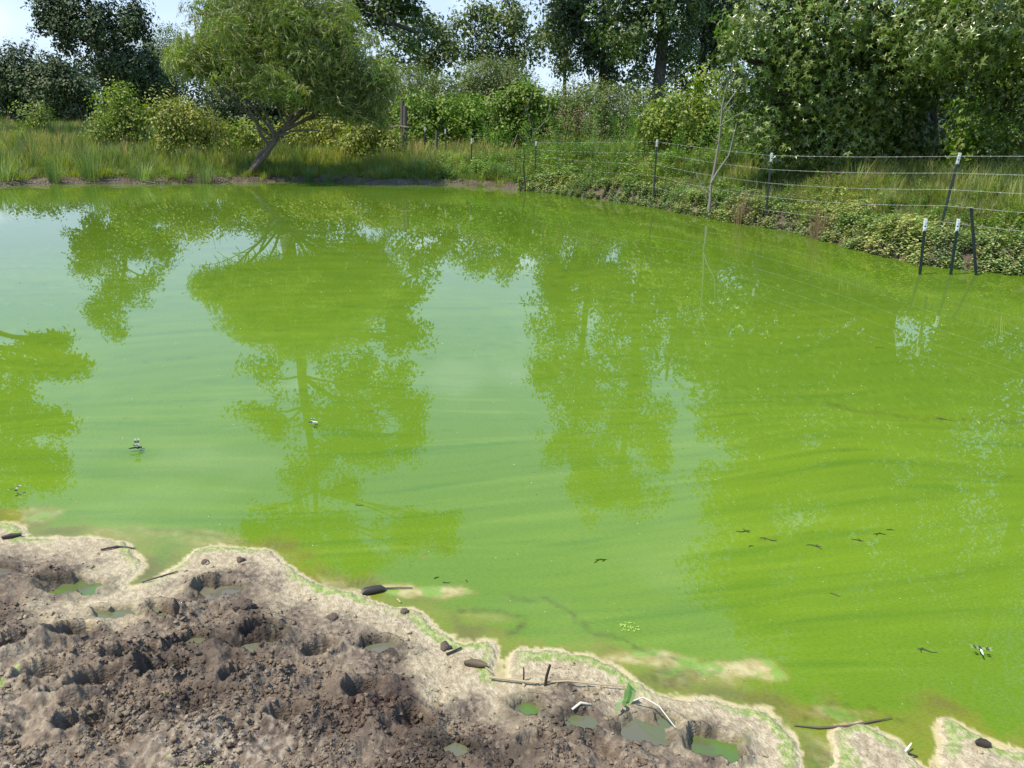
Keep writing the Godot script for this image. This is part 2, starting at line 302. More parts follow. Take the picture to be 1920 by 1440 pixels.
func fill_distance(g: Grid, from: int, to: int) -> void:
	var n := pond.size()
	for j in g.nz:
		for i in g.nx:
			var p := Vector2(g.x0 + i * g.step, g.z0 + j * g.step)
			var best := 1e9
			for k in range(from, to):
				var a := pond[posmod(k, n)]
				var ab := pond[posmod(k + 1, n)] - a
				var t := clampf((p - a).dot(ab) / ab.length_squared(), 0.0, 1.0)
				best = minf(best, p.distance_squared_to(a + ab * t))
			best = sqrt(best)
			g.a[j * g.nx + i] = -best if Geometry2D.is_point_in_polygon(p, pond) else best


# Distance to the water's edge: negative over the water.
func shore(x: float, z: float) -> float:
	if near_shore.inside(x, z):
		return near_shore.at(x, z) + n_mid.get_noise_2d(x * 8.0, z * 8.0) * 0.014 + n_fine.get_noise_2d(x * 26.0, z * 26.0) * 0.005
	var s := far_shore.at(x, z)
	if z < -6.0:
		s += n_mid.get_noise_2d(x * 0.35, z * 0.35) * 0.35 + n_mid.get_noise_2d(x * 1.3, z * 1.3) * 0.12
	return s


func near_height(s: float) -> float:
	if s < 0.0:
		return maxf(-0.7, s * 0.35)
	return 0.012 * smoothstep(0.0, 0.03, s) + 0.028 * smoothstep(0.05, 0.4, s) + 0.10 * smoothstep(0.3, 2.2, s)


func ground_height(x: float, z: float) -> float:
	var s := shore(x, z)
	if z > -5.0 and x < 6.0 or z > -2.2:
		return near_height(s)
	if s < 0.0:
		return maxf(-0.9, s * 0.7)
	var right := smoothstep(-1.0, 2.2, x)
	var left_h := 0.12 * smoothstep(0.0, 0.3, s) + 0.14 * smoothstep(0.3, 3.0, s) + 0.15 * smoothstep(3.0, 12.0, s)
	var right_h := 0.26 * smoothstep(0.0, 0.22, s) + 0.46 * smoothstep(0.15, 1.9, s)
	var h := lerpf(left_h, right_h, right)
	h += n_mid.get_noise_2d(x * 0.5, z * 0.5) * 0.09 * smoothstep(0.1, 1.5, s) + n_mid.get_noise_2d(x * 2.0, z * 2.0) * 0.05 * smoothstep(0.0, 0.3, s)
	return h


func mud_height(x: float, z: float) -> float:
	var s := shore(x, z)
	var h := near_height(s)
	var rough := smoothstep(0.06, 0.45, s)
	h += n_low.get_noise_2d(x * 3.0, z * 3.0) * (0.004 + 0.024 * rough) * smoothstep(-0.05, 0.05, s)
	if s > 0.0:
		var wx := x + 0.03 * n_mid.get_noise_2d(x * 5.0, z * 5.0)
		var wz := z + 0.03 * n_mid.get_noise_2d(x * 5.0 + 30.0, z * 5.0)
		h += n_mid.get_noise_2d(x * 7.0, z * 7.0) * (0.005 + 0.022 * rough) + (0.25 - absf(n_mid.get_noise_2d(wx * 4.5 + 60.0, wz * 4.5))) * 0.03 * rough
		var lumps := smoothstep(-0.25, 0.35, n_low.get_noise_2d(x * 2.1 + 20.0, z * 2.1) + 0.5 * rough - 0.15)
		h += (-0.55 - n_cell.get_noise_2d(wx * 15.0, wz * 15.0)) * 0.016 * rough * lumps
		h += (-0.55 - n_cell.get_noise_2d(wx * 36.0, wz * 36.0)) * (0.0012 + 0.0085 * rough * (0.35 + 0.65 * lumps))
		h += n_fine.get_noise_2d(x * 45.0, z * 45.0) * (0.0008 + 0.0026 * rough)
	return h + pits.at(x, z)


func stomp(x: float, z: float, turn: float, long: float, wide: float, deep: float, soft := 0.3) -> void:
	var c := cos(turn)
	var s := sin(turn)
	pits.raise(x, z, long * 2.2, func(dx: float, dz: float, old: float) -> float:
		var u := (dx * c + dz * s) / long
		var w := (-dx * s + dz * c) / wide
		var wob := n_mid.get_noise_2d((x + dx) * 9.0, (z + dz) * 9.0) * 0.35
		var d := sqrt(u * u + w * w) + wob
		var hole := -deep * (1.0 - smoothstep(soft, 1.0, d))
		var rim := deep * 0.34 * smoothstep(0.85, 1.08, d) * (1.0 - smoothstep(1.1, 1.75, d))
		return minf(old, old * 0.4 + hole) if hole < -0.002 else old + rim * (1.0 if old > -0.01 else 0.2))


func line_stain(g: Grid, pts: Array, wide: float, much: float) -> void:
	for i in pts.size() - 1:
		var a: Vector2 = pts[i]
		var b: Vector2 = pts[i + 1]
		var steps := maxi(1, int(a.distance_to(b) / 0.012))
		for k in steps:
			var p := a.lerp(b, float(k) / steps)
			p += Vector2(n_mid.get_noise_2d(p.x * 8.0, p.y * 8.0), n_mid.get_noise_2d(p.x * 8.0 + 50.0, p.y * 8.0)) * 0.03
			var w := wide * (0.6 + 0.8 * absf(n_mid.get_noise_2d(p.x * 5.0, p.y * 5.0 + 9.0)))
			g.raise(p.x, p.y, w * 2.0, func(dx: float, dz: float, old: float) -> float:
				return maxf(old, much * exp(-(dx * dx + dz * dz) / (w * w))))


func patch_stain(g: Grid, x: float, z: float, rx: float, rz: float, much: float) -> void:
	g.raise(x, z, maxf(rx, rz) * 1.9, func(dx: float, dz: float, old: float) -> float:
		var q := n_mid.get_noise_2d((x + dx) * 5.0, (z + dz) * 7.0) * 0.7
		return maxf(old, much * (1.0 - smoothstep(0.5, 1.15, sqrt(dx * dx / (rx * rx) + dz * dz / (rz * rz)) + q))))


# A fan-shaped sheet of rows and columns round the eye; rows grow with distance.
func fan(radii: PackedFloat32Array, angles: PackedFloat32Array, height: Callable, keep: Callable, paint: Callable, with_uv: bool) -> ArrayMesh:
	var nr := radii.size()
	var na := angles.size()
	var v := PackedVector3Array()
	var nn := PackedVector3Array()
	var col := PackedColorArray()
	var uv := PackedVector2Array()
	var wanted := PackedByteArray()
	v.resize(nr * na)
	nn.resize(nr * na)
	nn.fill(Vector3.UP)
	col.resize(nr * na)
	wanted.resize(nr * na)
	if with_uv:
		uv.resize(nr * na)
	for i in nr:
		for j in na:
			var x := radii[i] * sin(angles[j])
			var z := -radii[i] * cos(angles[j])
			var k := i * na + j
			var s := shore(x, z)
			if keep.call(s, radii[i]):
				wanted[k] = 1
				v[k] = Vector3(x, height.call(x, z), z)
				col[k] = paint.call(x, z, s, v[k].y)
			else:
				v[k] = Vector3(x, -0.4, z)
			if with_uv:
				uv[k] = Vector2(x, z)
	var ix := PackedInt32Array()
	for i in nr - 1:
		for j in na - 1:
			var k := i * na + j
			if wanted[k] + wanted[k + 1] + wanted[k + na] + wanted[k + na + 1] == 4:
				ix.append_array(PackedInt32Array([k, k + na, k + 1, k + 1, k + na, k + na + 1]))
				nn[k] = (v[k + 1] - v[k]).cross(v[k + na] - v[k]).normalized()
			elif wanted[k] and k >= na:
				nn[k] = nn[k - na]
	var arr := []
	arr.resize(Mesh.ARRAY_MAX)
	arr[Mesh.ARRAY_VERTEX] = v
	arr[Mesh.ARRAY_NORMAL] = nn
	arr[Mesh.ARRAY_COLOR] = col
	if with_uv:
		arr[Mesh.ARRAY_TEX_UV] = uv
	arr[Mesh.ARRAY_INDEX] = ix
	var m := ArrayMesh.new()
	m.add_surface_from_arrays(Mesh.PRIMITIVE_TRIANGLES, arr)
	return m


func fan_angles(fine: float, count: int, wide: float, coarse: int) -> PackedFloat32Array:
	var out := PackedFloat32Array()
	for i in coarse:
		out.append(-wide + (wide - fine) * i / coarse)
	for i in count + 1:
		out.append(-fine + 2.0 * fine * i / count)
	for i in coarse:
		out.append(fine + (wide - fine) * (i + 1) / coarse)
	return out


func mixc(a: Color, b: Color, t: float) -> Color:
	return a.lerp(b, clampf(t, 0.0, 1.0))


func water_color(x: float, z: float, s: float, _y: float) -> Color:
	var far := sqrt(x * x + z * z)
	var wx := x + 0.4 * n_low.get_noise_2d(x * 0.35, z * 0.5)
	var wz := z + 0.16 * x + 0.28 * n_low.get_noise_2d(x * 0.3 + 31.0, z * 0.45)
	var st := n_streak.get_noise_2d(wx * 0.42, wz * 4.6)
	var st2 := n_streak.get_noise_2d(wx * 1.5 + 40.0, wz * 14.0)
	var big := n_low.get_noise_2d(x * 0.25 + 9.0, z * 0.3)
	var c := Color(0.108, 0.187, 0.018)
	c = mixc(c, Color(0.148, 0.232, 0.018), st * 0.45 + st2 * 0.3 + big * 0.5 + 0.1)
	c = mixc(c, Color(0.080, 0.150, 0.022), -st * 0.35 - st2 * 0.3 - 0.10)
	c = mixc(c, Color(0.05, 0.13, 0.02), smoothstep(0.30, 0.55, n_streak.get_noise_2d(wx * 0.5 - 70.0, wz * 7.5)) * 0.32)
	c = mixc(c, Color(0.18, 0.26, 0.035), smoothstep(0.32, 0.6, n_streak.get_noise_2d(wx * 0.6 + 120.0, wz * 9.0)) * 0.28)
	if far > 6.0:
		c = mixc(c, c * 0.74, smoothstep(6.0, 14.0, far))  # painted darker with distance, imitating the reflection of the dark bank
	if far < 7.0:
		var d := -s
		var wob := n_mid.get_noise_2d(x * 7.0, z * 7.0)
		var wob2 := n_mid.get_noise_2d(x * 2.2 + 5.0, z * 2.2)
		if d < 0.6:
			var shallow := 1.0 - smoothstep(0.02, 0.13 + 0.15 * wob2, d + wob * 0.04 + n_fine.get_noise_2d(x * 9.0, z * 14.0) * 0.02)
			c = mixc(c, Color(0.20, 0.17, 0.035), shallow * 0.5)
			c = mixc(c, Color(0.11, 0.10, 0.03), (1.0 - smoothstep(0.05, 0.12, d + wob * 0.04)) * smoothstep(-0.1, 0.4, wob2) * 0.6)
			c = mixc(c, Color(0.43, 0.36, 0.19), 1.0 - smoothstep(0.002, maxf(0.006, 0.014 + 0.018 * wob2), d + wob * 0.012 + n_fine.get_noise_2d(x * 25.0, z * 25.0) * 0.006))
		if scum.inside(x, z):
			var q := scum.at(x, z)
			if q > 0.0:
				var grain := n_fine.get_noise_2d(x * 14.0, z * 20.0)
				c = mixc(c, mixc(Color(0.24, 0.19, 0.05), Color(0.44, 0.37, 0.19), q * 1.1 - 0.35 + grain * 0.5), q * 0.9)
				if q > 0.55:
					c = mixc(c, Color(0.15, 0.27, 0.04), smoothstep(0.05, 0.3, n_mid.get_noise_2d(x * 6.0 + 3.0, z * 8.0)) * 0.8)
			var k := dark_stain.at(x, z)
			c = mixc(c, Color(0.06, 0.055, 0.02), k * (0.75 + 0.5 * n_fine.get_noise_2d(x * 20.0, z * 30.0)))
	return c


func mud_color(x: float, z: float, s: float, _y: float) -> Color:
	var a := n_mid.get_noise_2d(x * 4.0 + 7.0, z * 4.0)
	var b := n_fine.get_noise_2d(x * 30.0, z * 30.0)
	var big := n_low.get_noise_2d(x * 1.6, z * 1.6 + 4.0)
	var c := Color(0.148, 0.112, 0.080)
	c = mixc(c, Color(0.060, 0.043, 0.033), 0.10 + a * 0.9 - big * 1.0)
	c = mixc(c, Color(0.27, 0.22, 0.155), b * 0.9 + a * 0.3 + big * 0.6)
	c = mixc(c, Color(0.29, 0.24, 0.18), exp(-pow((x + 0.74) / 0.20, 2.0) - pow((z + 1.66) / 0.09, 2.0)) * (0.5 + b * 1.4))
	c = mixc(c, Color(0.050, 0.030, 0.024), exp(-pow((x + 0.40) / 0.17, 2.0) - pow((z + 1.83) / 0.11, 2.0)) * (0.75 + b))
	var pale := 1.0 - smoothstep(0.05, 0.23, s + a * 0.15 + big * 0.12 - 0.03)
	c = mixc(c, mixc(Color(0.33, 0.27, 0.17), Color(0.47, 0.40, 0.27), 0.5 + b * 1.0 + a * 0.6), pale * 0.88)
	var wob := n_mid.get_noise_2d(x * 9.0, z * 9.0) * 0.02 + n_low.get_noise_2d(x * 2.0, z * 2.0) * 0.02
	var band := smoothstep(0.014, 0.022, s + b * 0.006) * (1.0 - smoothstep(0.045, 0.066 + wob, s + wob * 0.5 + b * 0.012))
	var patchy := smoothstep(-0.4, -0.05, n_low.get_noise_2d(x * 2.3 + 12.0, z * 2.3) + b * 0.25)
	c = mixc(c, mixc(Color(0.18, 0.255, 0.06), Color(0.31, 0.33, 0.14), 0.5 + b * 2.0), band * patchy * 0.92)
	c = mixc(c, Color(c.r * 0.52, c.g * 0.53, c.b * 0.52), damp.at(x, z))
	if s < 0.016:
		c = mixc(c, Color(0.47, 0.40, 0.25), 0.8)
	return c


# ---------------------------------------------------------------- leaves and grass

func leaf_oval(sh: Shape, at: Vector3, along: Vector3, up: Vector3, long: float, wide: float) -> void:
	var side := along.cross(up).normalized() * wide * 0.5
	var mid := at + along * long * 0.45 - up * wide * 0.1
	var tip := at + along * long - up * long * 0.16
	sh.tri(at, mid + side + up * wide * 0.12, mid)
	sh.tri(mid, mid + side + up * wide * 0.12, tip)
	sh.tri(at, mid, mid - side + up * wide * 0.12)
	sh.tri(mid, tip, mid - side + up * wide * 0.12)


func leaf_star(sh: Shape, at: Vector3, along: Vector3, up: Vector3, size: float) -> void:
	var side := along.cross(up).normalized()
	var ring: Array[Vector3] = []
	for k in 9:
		var an := deg_to_rad(-128.0 + 32.0 * k)
		var r := size * (0.62 if k % 2 == 0 else 0.24) * (1.12 if k == 4 else 1.0)
		ring.append(at + along * (size * 0.25 + cos(an) * r) + side * sin(an) * r - up * r * r / size * 0.35)
	var c := at + along * size * 0.25
	for k in 8:
		sh.tri(c, ring[k + 1], ring[k])


func clump(kind: String, count: int, spread: float, leaf: float, s: int) -> ArrayMesh:
	rng.seed = s
	var sh := Shape.new(true)
	for k in count:
		var d := (rand_dir() + Vector3(0, 0.35, 0)).normalized()
		var at := d * spread * rnd(0.25, 1.0)
		var out := (Vector3(d.x, d.y * 0.35 - 0.3, d.z) + rand_dir() * 0.45).normalized()
		var up := (Vector3.UP * 0.9 + rand_dir() * 0.6 + d * 0.35)
		up = (up - out * up.dot(out)).normalized()
		var z := leaf * rnd(0.7, 1.25)
		if kind == "star":
			leaf_star(sh, at, out, up, z)
		elif kind == "oval":
			leaf_oval(sh, at, out, up, z, z * 0.55)
		else:
			leaf_oval(sh, at, out, up, z, z * 0.3)
	return sh.mesh()


# A hanging willow twig with narrow leaves along it.
func willow_twig(s: int) -> ArrayMesh:
	rng.seed = s
	var sh := Shape.new(true)
	for t in 4:
		var dir := Vector3(rnd(-1, 1), rnd(0.0, 0.7), rnd(-1, 1)).normalized()
		var p := Vector3(rnd(-0.08, 0.08), rnd(-0.08, 0.08), rnd(-0.08, 0.08))
		for k in 7:
			dir = (dir + Vector3(0, -0.17, 0)).normalized()
			p += dir * 0.055
			var out := (dir * 0.7 + rand_dir() * 0.6 + Vector3(0, -0.35, 0)).normalized()
			var up := (Vector3.UP + rand_dir() * 0.9)
			up = (up - out * up.dot(out)).normalized()
			leaf_oval(sh, p, out, up, rnd(0.11, 0.19), rnd(0.020, 0.030))
	return sh.mesh()


func blade(sh: Shape, at: Vector3, lean: Vector3, tall: float, wide: float, droop: float) -> void:
	var side := Vector3.UP.cross(lean).normalized()
	if side.length() < 0.5:
		side = Vector3.RIGHT
	side = side * wide * 0.5
	var l := at - side
	var r := at + side
	for k in 3:
		var t := (k + 1) / 3.0
		var p := at + Vector3.UP * tall * (t - droop * t * t * 0.5) + lean * tall * (t * 0.45 + droop * t * t * 0.7)
		if k == 2:
			sh.tri(l, p, r)
		else:
			var q := side * (1.0 - t * 0.7)
			sh.tri(l, p - q, r)
			sh.tri(r, p - q, p + q)
			l = p - q
			r = p + q


func tuft(count: int, spread: float, tall: float, wide: float, spill: float, s: int) -> ArrayMesh:
	rng.seed = s
	var sh := Shape.new(true)
	for k in count:
		var an := rnd(0, TAU)
		var r := sqrt(rng.randf())
		var out := Vector3(cos(an), 0, sin(an))
		blade(sh, out * r * spread, (out * r + rand_dir() * 0.3) * spill, tall * rnd(0.5, 1.15), wide * rnd(0.7, 1.3), rnd(0.0, 1.0) * spill)
	return sh.mesh()


# A broad-leaved weed: a stem with leaves in steps.
func weed(tall: float, leaves: int, leaf: float, narrow: float, s: int) -> ArrayMesh:
	rng.seed = s
	var sh := Shape.new(true)
	var lean := Vector3(rnd(-0.25, 0.25), 1.0, rnd(-0.25, 0.25))
	sh.tube(PackedVector3Array([Vector3.ZERO, lean * tall * 0.5, lean * tall * 0.97]), PackedFloat32Array([0.004, 0.003, 0.001]), 3, false)
	for k in leaves:
		var t := 0.12 + 0.88 * k / leaves
		var an := k * 2.4 + rnd(-0.3, 0.3)
		var out := Vector3(cos(an), rnd(-0.2, 0.6), sin(an)).normalized()
		leaf_oval(sh, lean * tall * t, out, (Vector3.UP - out * out.y).normalized(), leaf * rnd(0.7, 1.2) * (1.15 - 0.5 * t), leaf * narrow)
	return sh.mesh()


func crown(lobes: Array, base: Vector3, per_area: float, size: float, hollow: float, gaps: float, warm: float, under := [0.15, 0.0, 0.0]) -> Array:
	var where: Array[Transform3D] = []
	var tints := PackedColorArray()
	var ragged := noise(FastNoiseLite.TYPE_SIMPLEX_SMOOTH, 0.62, 2, 17)
	for l in lobes:
		var c := Vector3(l[0], l[1], l[2])
		var r := Vector3(l[3], l[4], l[5])
		var n := int(per_area * 4.19 * (r.x * r.y + r.y * r.z + r.z * r.x)) + 6
		var sprays: Array[Vector3] = []
		for q in 9:
			sprays.append((rand_dir() + Vector3(0, 0.25, 0)).normalized())
		for k in n:
			var d := rand_dir()
			var reach := lerpf(hollow, 1.0, sqrt(rng.randf())) * (1.0 + 0.16 * ragged.get_noise_3dv((c + d * r) * 2.0))
			if rng.randf() < 0.13:
				reach = rnd(0.95, 1.38)
				d = (sprays[k % 9] + rand_dir() * 0.22 * (1.5 - reach)).normalized()
			var p := c + d * r * reach
			if ragged.get_noise_3dv(p) < gaps or p.y < under[0] + under[1] * (p.x - under[2]):
				continue
			var up := (d * 0.8 + Vector3.UP * 0.5 + rand_dir() * 0.5).normalized()
			var b := Basis(Quaternion(Vector3.UP, up)) * Basis(Vector3.UP, rnd(0, TAU))
			where.append(Transform3D(b.scaled(Vector3.ONE * size * rnd(0.7, 1.25)), p - base))
			var v := rnd(0.72, 1.2) * (1.0 + 0.25 * ragged.get_noise_3dv(p * 0.7 + Vector3(40, 0, 0)))
			tints.append(Color(v * (1.0 + warm * rnd(-0.3, 1.0)), v, v * rnd(0.7, 1.1)))
	return [where, tints]


func bent(from: Vector3, to: Vector3, sag: float, wob: float, steps: int) -> PackedVector3Array:
	var out := PackedVector3Array()
	var side := rand_dir() * wob * from.distance_to(to)
	for k in steps + 1:
		var t := float(k) / steps
		out.append(from.lerp(to, t) + Vector3.UP * sag * sin(PI * t) + side * sin(PI * t) + rand_dir() * wob * 0.18 * from.distance_to(to) * (1.0 if k > 0 and k < steps else 0.0))
	return out


func taper(from: float, to: float, count: int) -> PackedFloat32Array:
	var out := PackedFloat32Array()
	for k in count:
		out.append(lerpf(from, to, float(k) / (count - 1)))
	return out


# trunk: points in the world. Every lobe of the crown gets its limb, a mesh of its own.
func tree(called: String, label: String, group: String, trunk: Array, r0: float, lobes: Array, leaf: Mesh, leaf_mat: Material, bark_mat: Material, o := {}) -> Node3D:
	rng.seed = hash(label)
	var base: Vector3 = trunk[0]
	var t := thing(called, label, "tree", base, group)
	var pts := PackedVector3Array()
	for k in trunk.size() - 1:
		for q in 4:
			var p: Vector3 = trunk[k].lerp(trunk[k + 1], q / 4.0)
			pts.append(p - base + (rand_dir() * r0 * 0.25 if pts.size() > 0 else Vector3.ZERO))
	pts.append(trunk[-1] - base)
	var radii := PackedFloat32Array()
	for k in pts.size():
		var f := float(k) / (pts.size() - 1)
		radii.append(r0 * (lerpf(1.0, o.get("top", 0.25), f) + 0.45 * exp(-f * 14.0)))
	var sh := Shape.new()
	sh.tube(pts, radii, 10)
	part("trunk", sh.mesh(), bark_mat, t)
	for l in lobes:
		var c := Vector3(l[0], l[1], l[2]) - base
		var r := Vector3(l[3], l[4], l[5])
		var best := 0
		var cost := 1e9
		for k in range(int(pts.size() * o.get("bare", 0.3)), pts.size()):
			var flat := Vector2(c.x - pts[k].x, c.z - pts[k].z).length()
			var e := absf(c.y - pts[k].y - flat * o.get("rise", 0.6)) + flat * 0.35
			if e < cost:
				cost = e
				best = k
		var limb := Shape.new()
		var end := c + Vector3(rnd(-0.3, 0.3) * r.x, 0.2 * r.y, rnd(-0.3, 0.3) * r.z)
		var path := bent(pts[best], end, pts[best].distance_to(end) * 0.06, 0.07, 6)
		var thick: float = minf(radii[best] * 0.62, 0.022 + 0.022 * path[0].distance_to(end) * o.get("stout", 1.0))
		limb.tube(path, taper(thick, thick * 0.35, path.size()), 6, false)
		for k in int(o.get("twigs", 6)):
			var f := rng.randi_range(2, 6)
			var d := rand_dir()
			d.y = d.y * 0.8 + 0.2
			var tip := c + d * r * rnd(0.6, 0.95)
			var tp := bent(path[f], tip, 0.05, 0.08, 4)
			limb.tube(tp, taper(thick * 0.34, 0.006, tp.size()), 4, false)
		part("limb", limb.mesh(), bark_mat, t)
	var w := crown(lobes, base, o.get("dense", 20.0), o.get("size", 1.0), o.get("hollow", 0.35), o.get("gaps", -0.3), o.get("warm", 0.1), o.get("under", [0.15, 0.0, 0.0]))
	scatter("crown", leaf, leaf_mat, w[0], w[1], t)
	return t


func shrub(called: String, label: String, group: String, lobes: Array, leaf: Mesh, leaf_mat: Material, o := {}) -> Node3D:
	rng.seed = hash(label)
	var mid := Vector3.ZERO
	for l in lobes:
		mid += Vector3(l[0], 0, l[2]) / lobes.size()
	mid.y = ground_height(mid.x, mid.z) - 0.03
	var t := thing(called, label, o.get("category", "shrub"), mid, group)
	var sh := Shape.new()
	for l in lobes:
		for k in int(o.get("stems", 5)):
			var d := rand_dir()
			d.y = absf(d.y)
			var from := Vector3(l[0] * 0.6 + mid.x * 0.4 + rnd(-0.3, 0.3) - mid.x, 0, l[2] - mid.z + rnd(-0.2, 0.2))
			var to := Vector3(l[0], l[1], l[2]) + d * Vector3(l[3], l[4], l[5]) * rnd(0.85, 1.25) - mid
			var p := bent(from, to, 0.0, 0.08, 5)
			sh.tube(p, taper(o.get("stem", 0.016), 0.004, p.size()), 4, false)
	part("stems", sh.mesh(), bark, t)
	# the leaves reach down to the ground
	var all := lobes.duplicate()
	if o.get("skirt", true):
		for l in lobes:
			var gh := ground_height(l[0], l[2])
			var low: float = l[1] - l[4] * 0.6
			if low > gh + 0.25:
				all.append([l[0], (low + gh) * 0.5, l[2], l[3] * 0.95, (low - gh) * 0.62, l[5] * 0.9])
	var w := crown(all, mid, o.get("dense", 26.0), o.get("size", 1.0), o.get("hollow", 0.45), o.get("gaps", -0.42), o.get("warm", 0.15))
	scatter("foliage", leaf, leaf_mat, w[0], w[1], t)
	return t


# Tufts over a stretch of land: wanted(x, z, s) gives the share of full density there.
func field(called: String, m: Mesh, material: Material, x0: float, z0: float, x1: float, z1: float, per_m2: float, size: float, wanted: Callable, warm := 0.2) -> void:
	rng.seed = hash(called)
	var where: Array[Transform3D] = []
	var tints := PackedColorArray()
	for k in int(absf((x1 - x0) * (z1 - z0)) * per_m2):
		var x := rnd(x0, x1)
		var z := rnd(z0, z1)
		var s := shore(x, z)
		var w: float = wanted.call(x, z, s)
		if rng.randf() > w:
			continue
		var tone := n_low.get_noise_2d(x * 0.6, z * 0.6)
		var b := Basis(Vector3.UP, rnd(0, TAU)) * Basis(Vector3.RIGHT, rnd(-0.15, 0.15))
		var sc := size * rnd(0.65, 1.25) * (1.0 + 0.4 * tone)
		where.append(Transform3D(b.scaled(Vector3.ONE * sc), Vector3(x, ground_height(x, z) - 0.01, z)))
		var v := rnd(0.75, 1.2) * (1.0 + 0.3 * tone)
		tints.append(Color(v * (1.0 + warm * (rnd(-0.5, 1.0) + tone)), v, v * rnd(0.7, 1.2)))
	scatter(called, m, material, where, tints)


func _ready() -> void:
	# camera, sky, sun, exposure
	var cam := Camera3D.new()
	cam.name = "camera"
	cam.fov = 53.06
	cam.near = 0.05
	cam.far = 900.0
	cam.position = Vector3(0, EYE, 0)
	cam.basis = Basis(Vector3.RIGHT, deg_to_rad(-PITCH)) * Basis(Vector3.BACK, deg_to_rad(ROLL))
	add_child(cam)
	cam.current = true
	var sun := DirectionalLight3D.new()
	sun.name = "sun"
	sun.light_energy = 1.6
	sun.light_color = Color(1.0, 0.965, 0.90)
	sun.light_angular_distance = 0.5
	sun.shadow_enabled = true
	sun.basis = Basis.looking_at(-Vector3(-0.45, 0.88, 0.16), Vector3.UP)
	add_child(sun)
	var sky_mat := ProceduralSkyMaterial.new()
	sky_mat.sky_top_color = Color(0.50, 0.70, 0.94)
	sky_mat.sky_horizon_color = Color(0.86, 0.93, 0.995)
	sky_mat.sky_curve = 0.2
	sky_mat.ground_horizon_color = Color(0.5, 0.55, 0.5)
	sky_mat.ground_bottom_color = Color(0.2, 0.22, 0.15)
	sky_mat.sun_angle_max = 12.0
	sky_mat.sky_cover = clouds()
	var sky := Sky.new()
	sky.sky_material = sky_mat
	var env := Environment.new()
	env.background_mode = Environment.BG_SKY
	env.sky = sky
	env.background_energy_multiplier = 0.92
	env.tonemap_mode = Environment.TONE_MAPPER_LINEAR
	env.tonemap_exposure = 1.36
	env.sdfgi_enabled = true
	env.ssao_enabled = true
	env.ssil_enabled = true
	var world := WorldEnvironment.new()
	world.name = "world_environment"
	world.environment = env
	add_child(world)

	# noises and materials
	n_low = noise(FastNoiseLite.TYPE_SIMPLEX_SMOOTH, 1.0, 2, 3)
	n_mid = noise(FastNoiseLite.TYPE_SIMPLEX_SMOOTH, 1.0, 3, 8)
	n_fine = noise(FastNoiseLite.TYPE_SIMPLEX, 1.0, 2, 12)
	n_streak = noise(FastNoiseLite.TYPE_SIMPLEX_SMOOTH, 1.0, 3, 21)
	n_cell = noise(FastNoiseLite.TYPE_CELLULAR, 1.0, 1, 5)
	n_cell.cellular_return_type = FastNoiseLite.RETURN_DISTANCE
	n_cell.cellular_jitter = 1.0
	bark = mat("bark", Color(0.10, 0.078, 0.055), 0.9)
	pale_bark = mat("pale_bark", Color(0.20, 0.17, 0.13), 0.9)
	grey_bark = mat("grey_bark", Color(0.17, 0.155, 0.135), 0.9)
	for b in [bark, pale_bark, grey_bark]:
		var grain := noise(FastNoiseLite.TYPE_SIMPLEX, 0.02, 4, 31)
		b.albedo_texture = noise_texture(grain, Color(0.55, 0.55, 0.55), Color(1.25, 1.2, 1.15))
		b.uv1_triplanar = true
		b.uv1_scale = Vector3(5, 1.4, 5)
		b.heightmap_enabled = true
		b.heightmap_texture = noise_texture(grain, Color.BLACK, Color.WHITE)
		b.heightmap_scale = 3.0

	# the land and the water
	measure_shore()
	tread_mud()
	build_ground()
	build_mud()
	build_water()

	# the trees, shrubs and grass
	build_trees()
	build_shrubs()
	build_grass()

	# the things
	build_fence()
	build_posts_in_water()
	build_sapling()
	build_old_posts()
	build_foreground()
	build_insects()
	build_debris()


func clouds() -> ImageTexture:
	var f := noise(FastNoiseLite.TYPE_SIMPLEX_SMOOTH, 1.0, 5, 77)
	var w := 1024
	var h := 512
	var im := Image.create(w, h, false, Image.FORMAT_RGBAF)
	for j in h / 2:
		var el := PI * 0.5 - PI * (j + 0.5) / h
		for i in w:
			var az := TAU * i / w
			var d := Vector3(cos(el) * cos(az), sin(el), cos(el) * sin(az))
			var p := Vector3(d.x, d.y * 2.6, d.z) * 2.1
			var v := f.get_noise_3dv(p) + 0.35 * f.get_noise_3dv(p * 3.1)
			var low := exp(-pow((d.y - 0.11) / 0.10, 2.0))
			var a := smoothstep(0.12 - 0.22 * low, 0.5 - 0.1 * low, v)
			im.set_pixel(i, j, Color(0.42, 0.41, 0.39, a * 0.9))
	return ImageTexture.create_from_image(im)


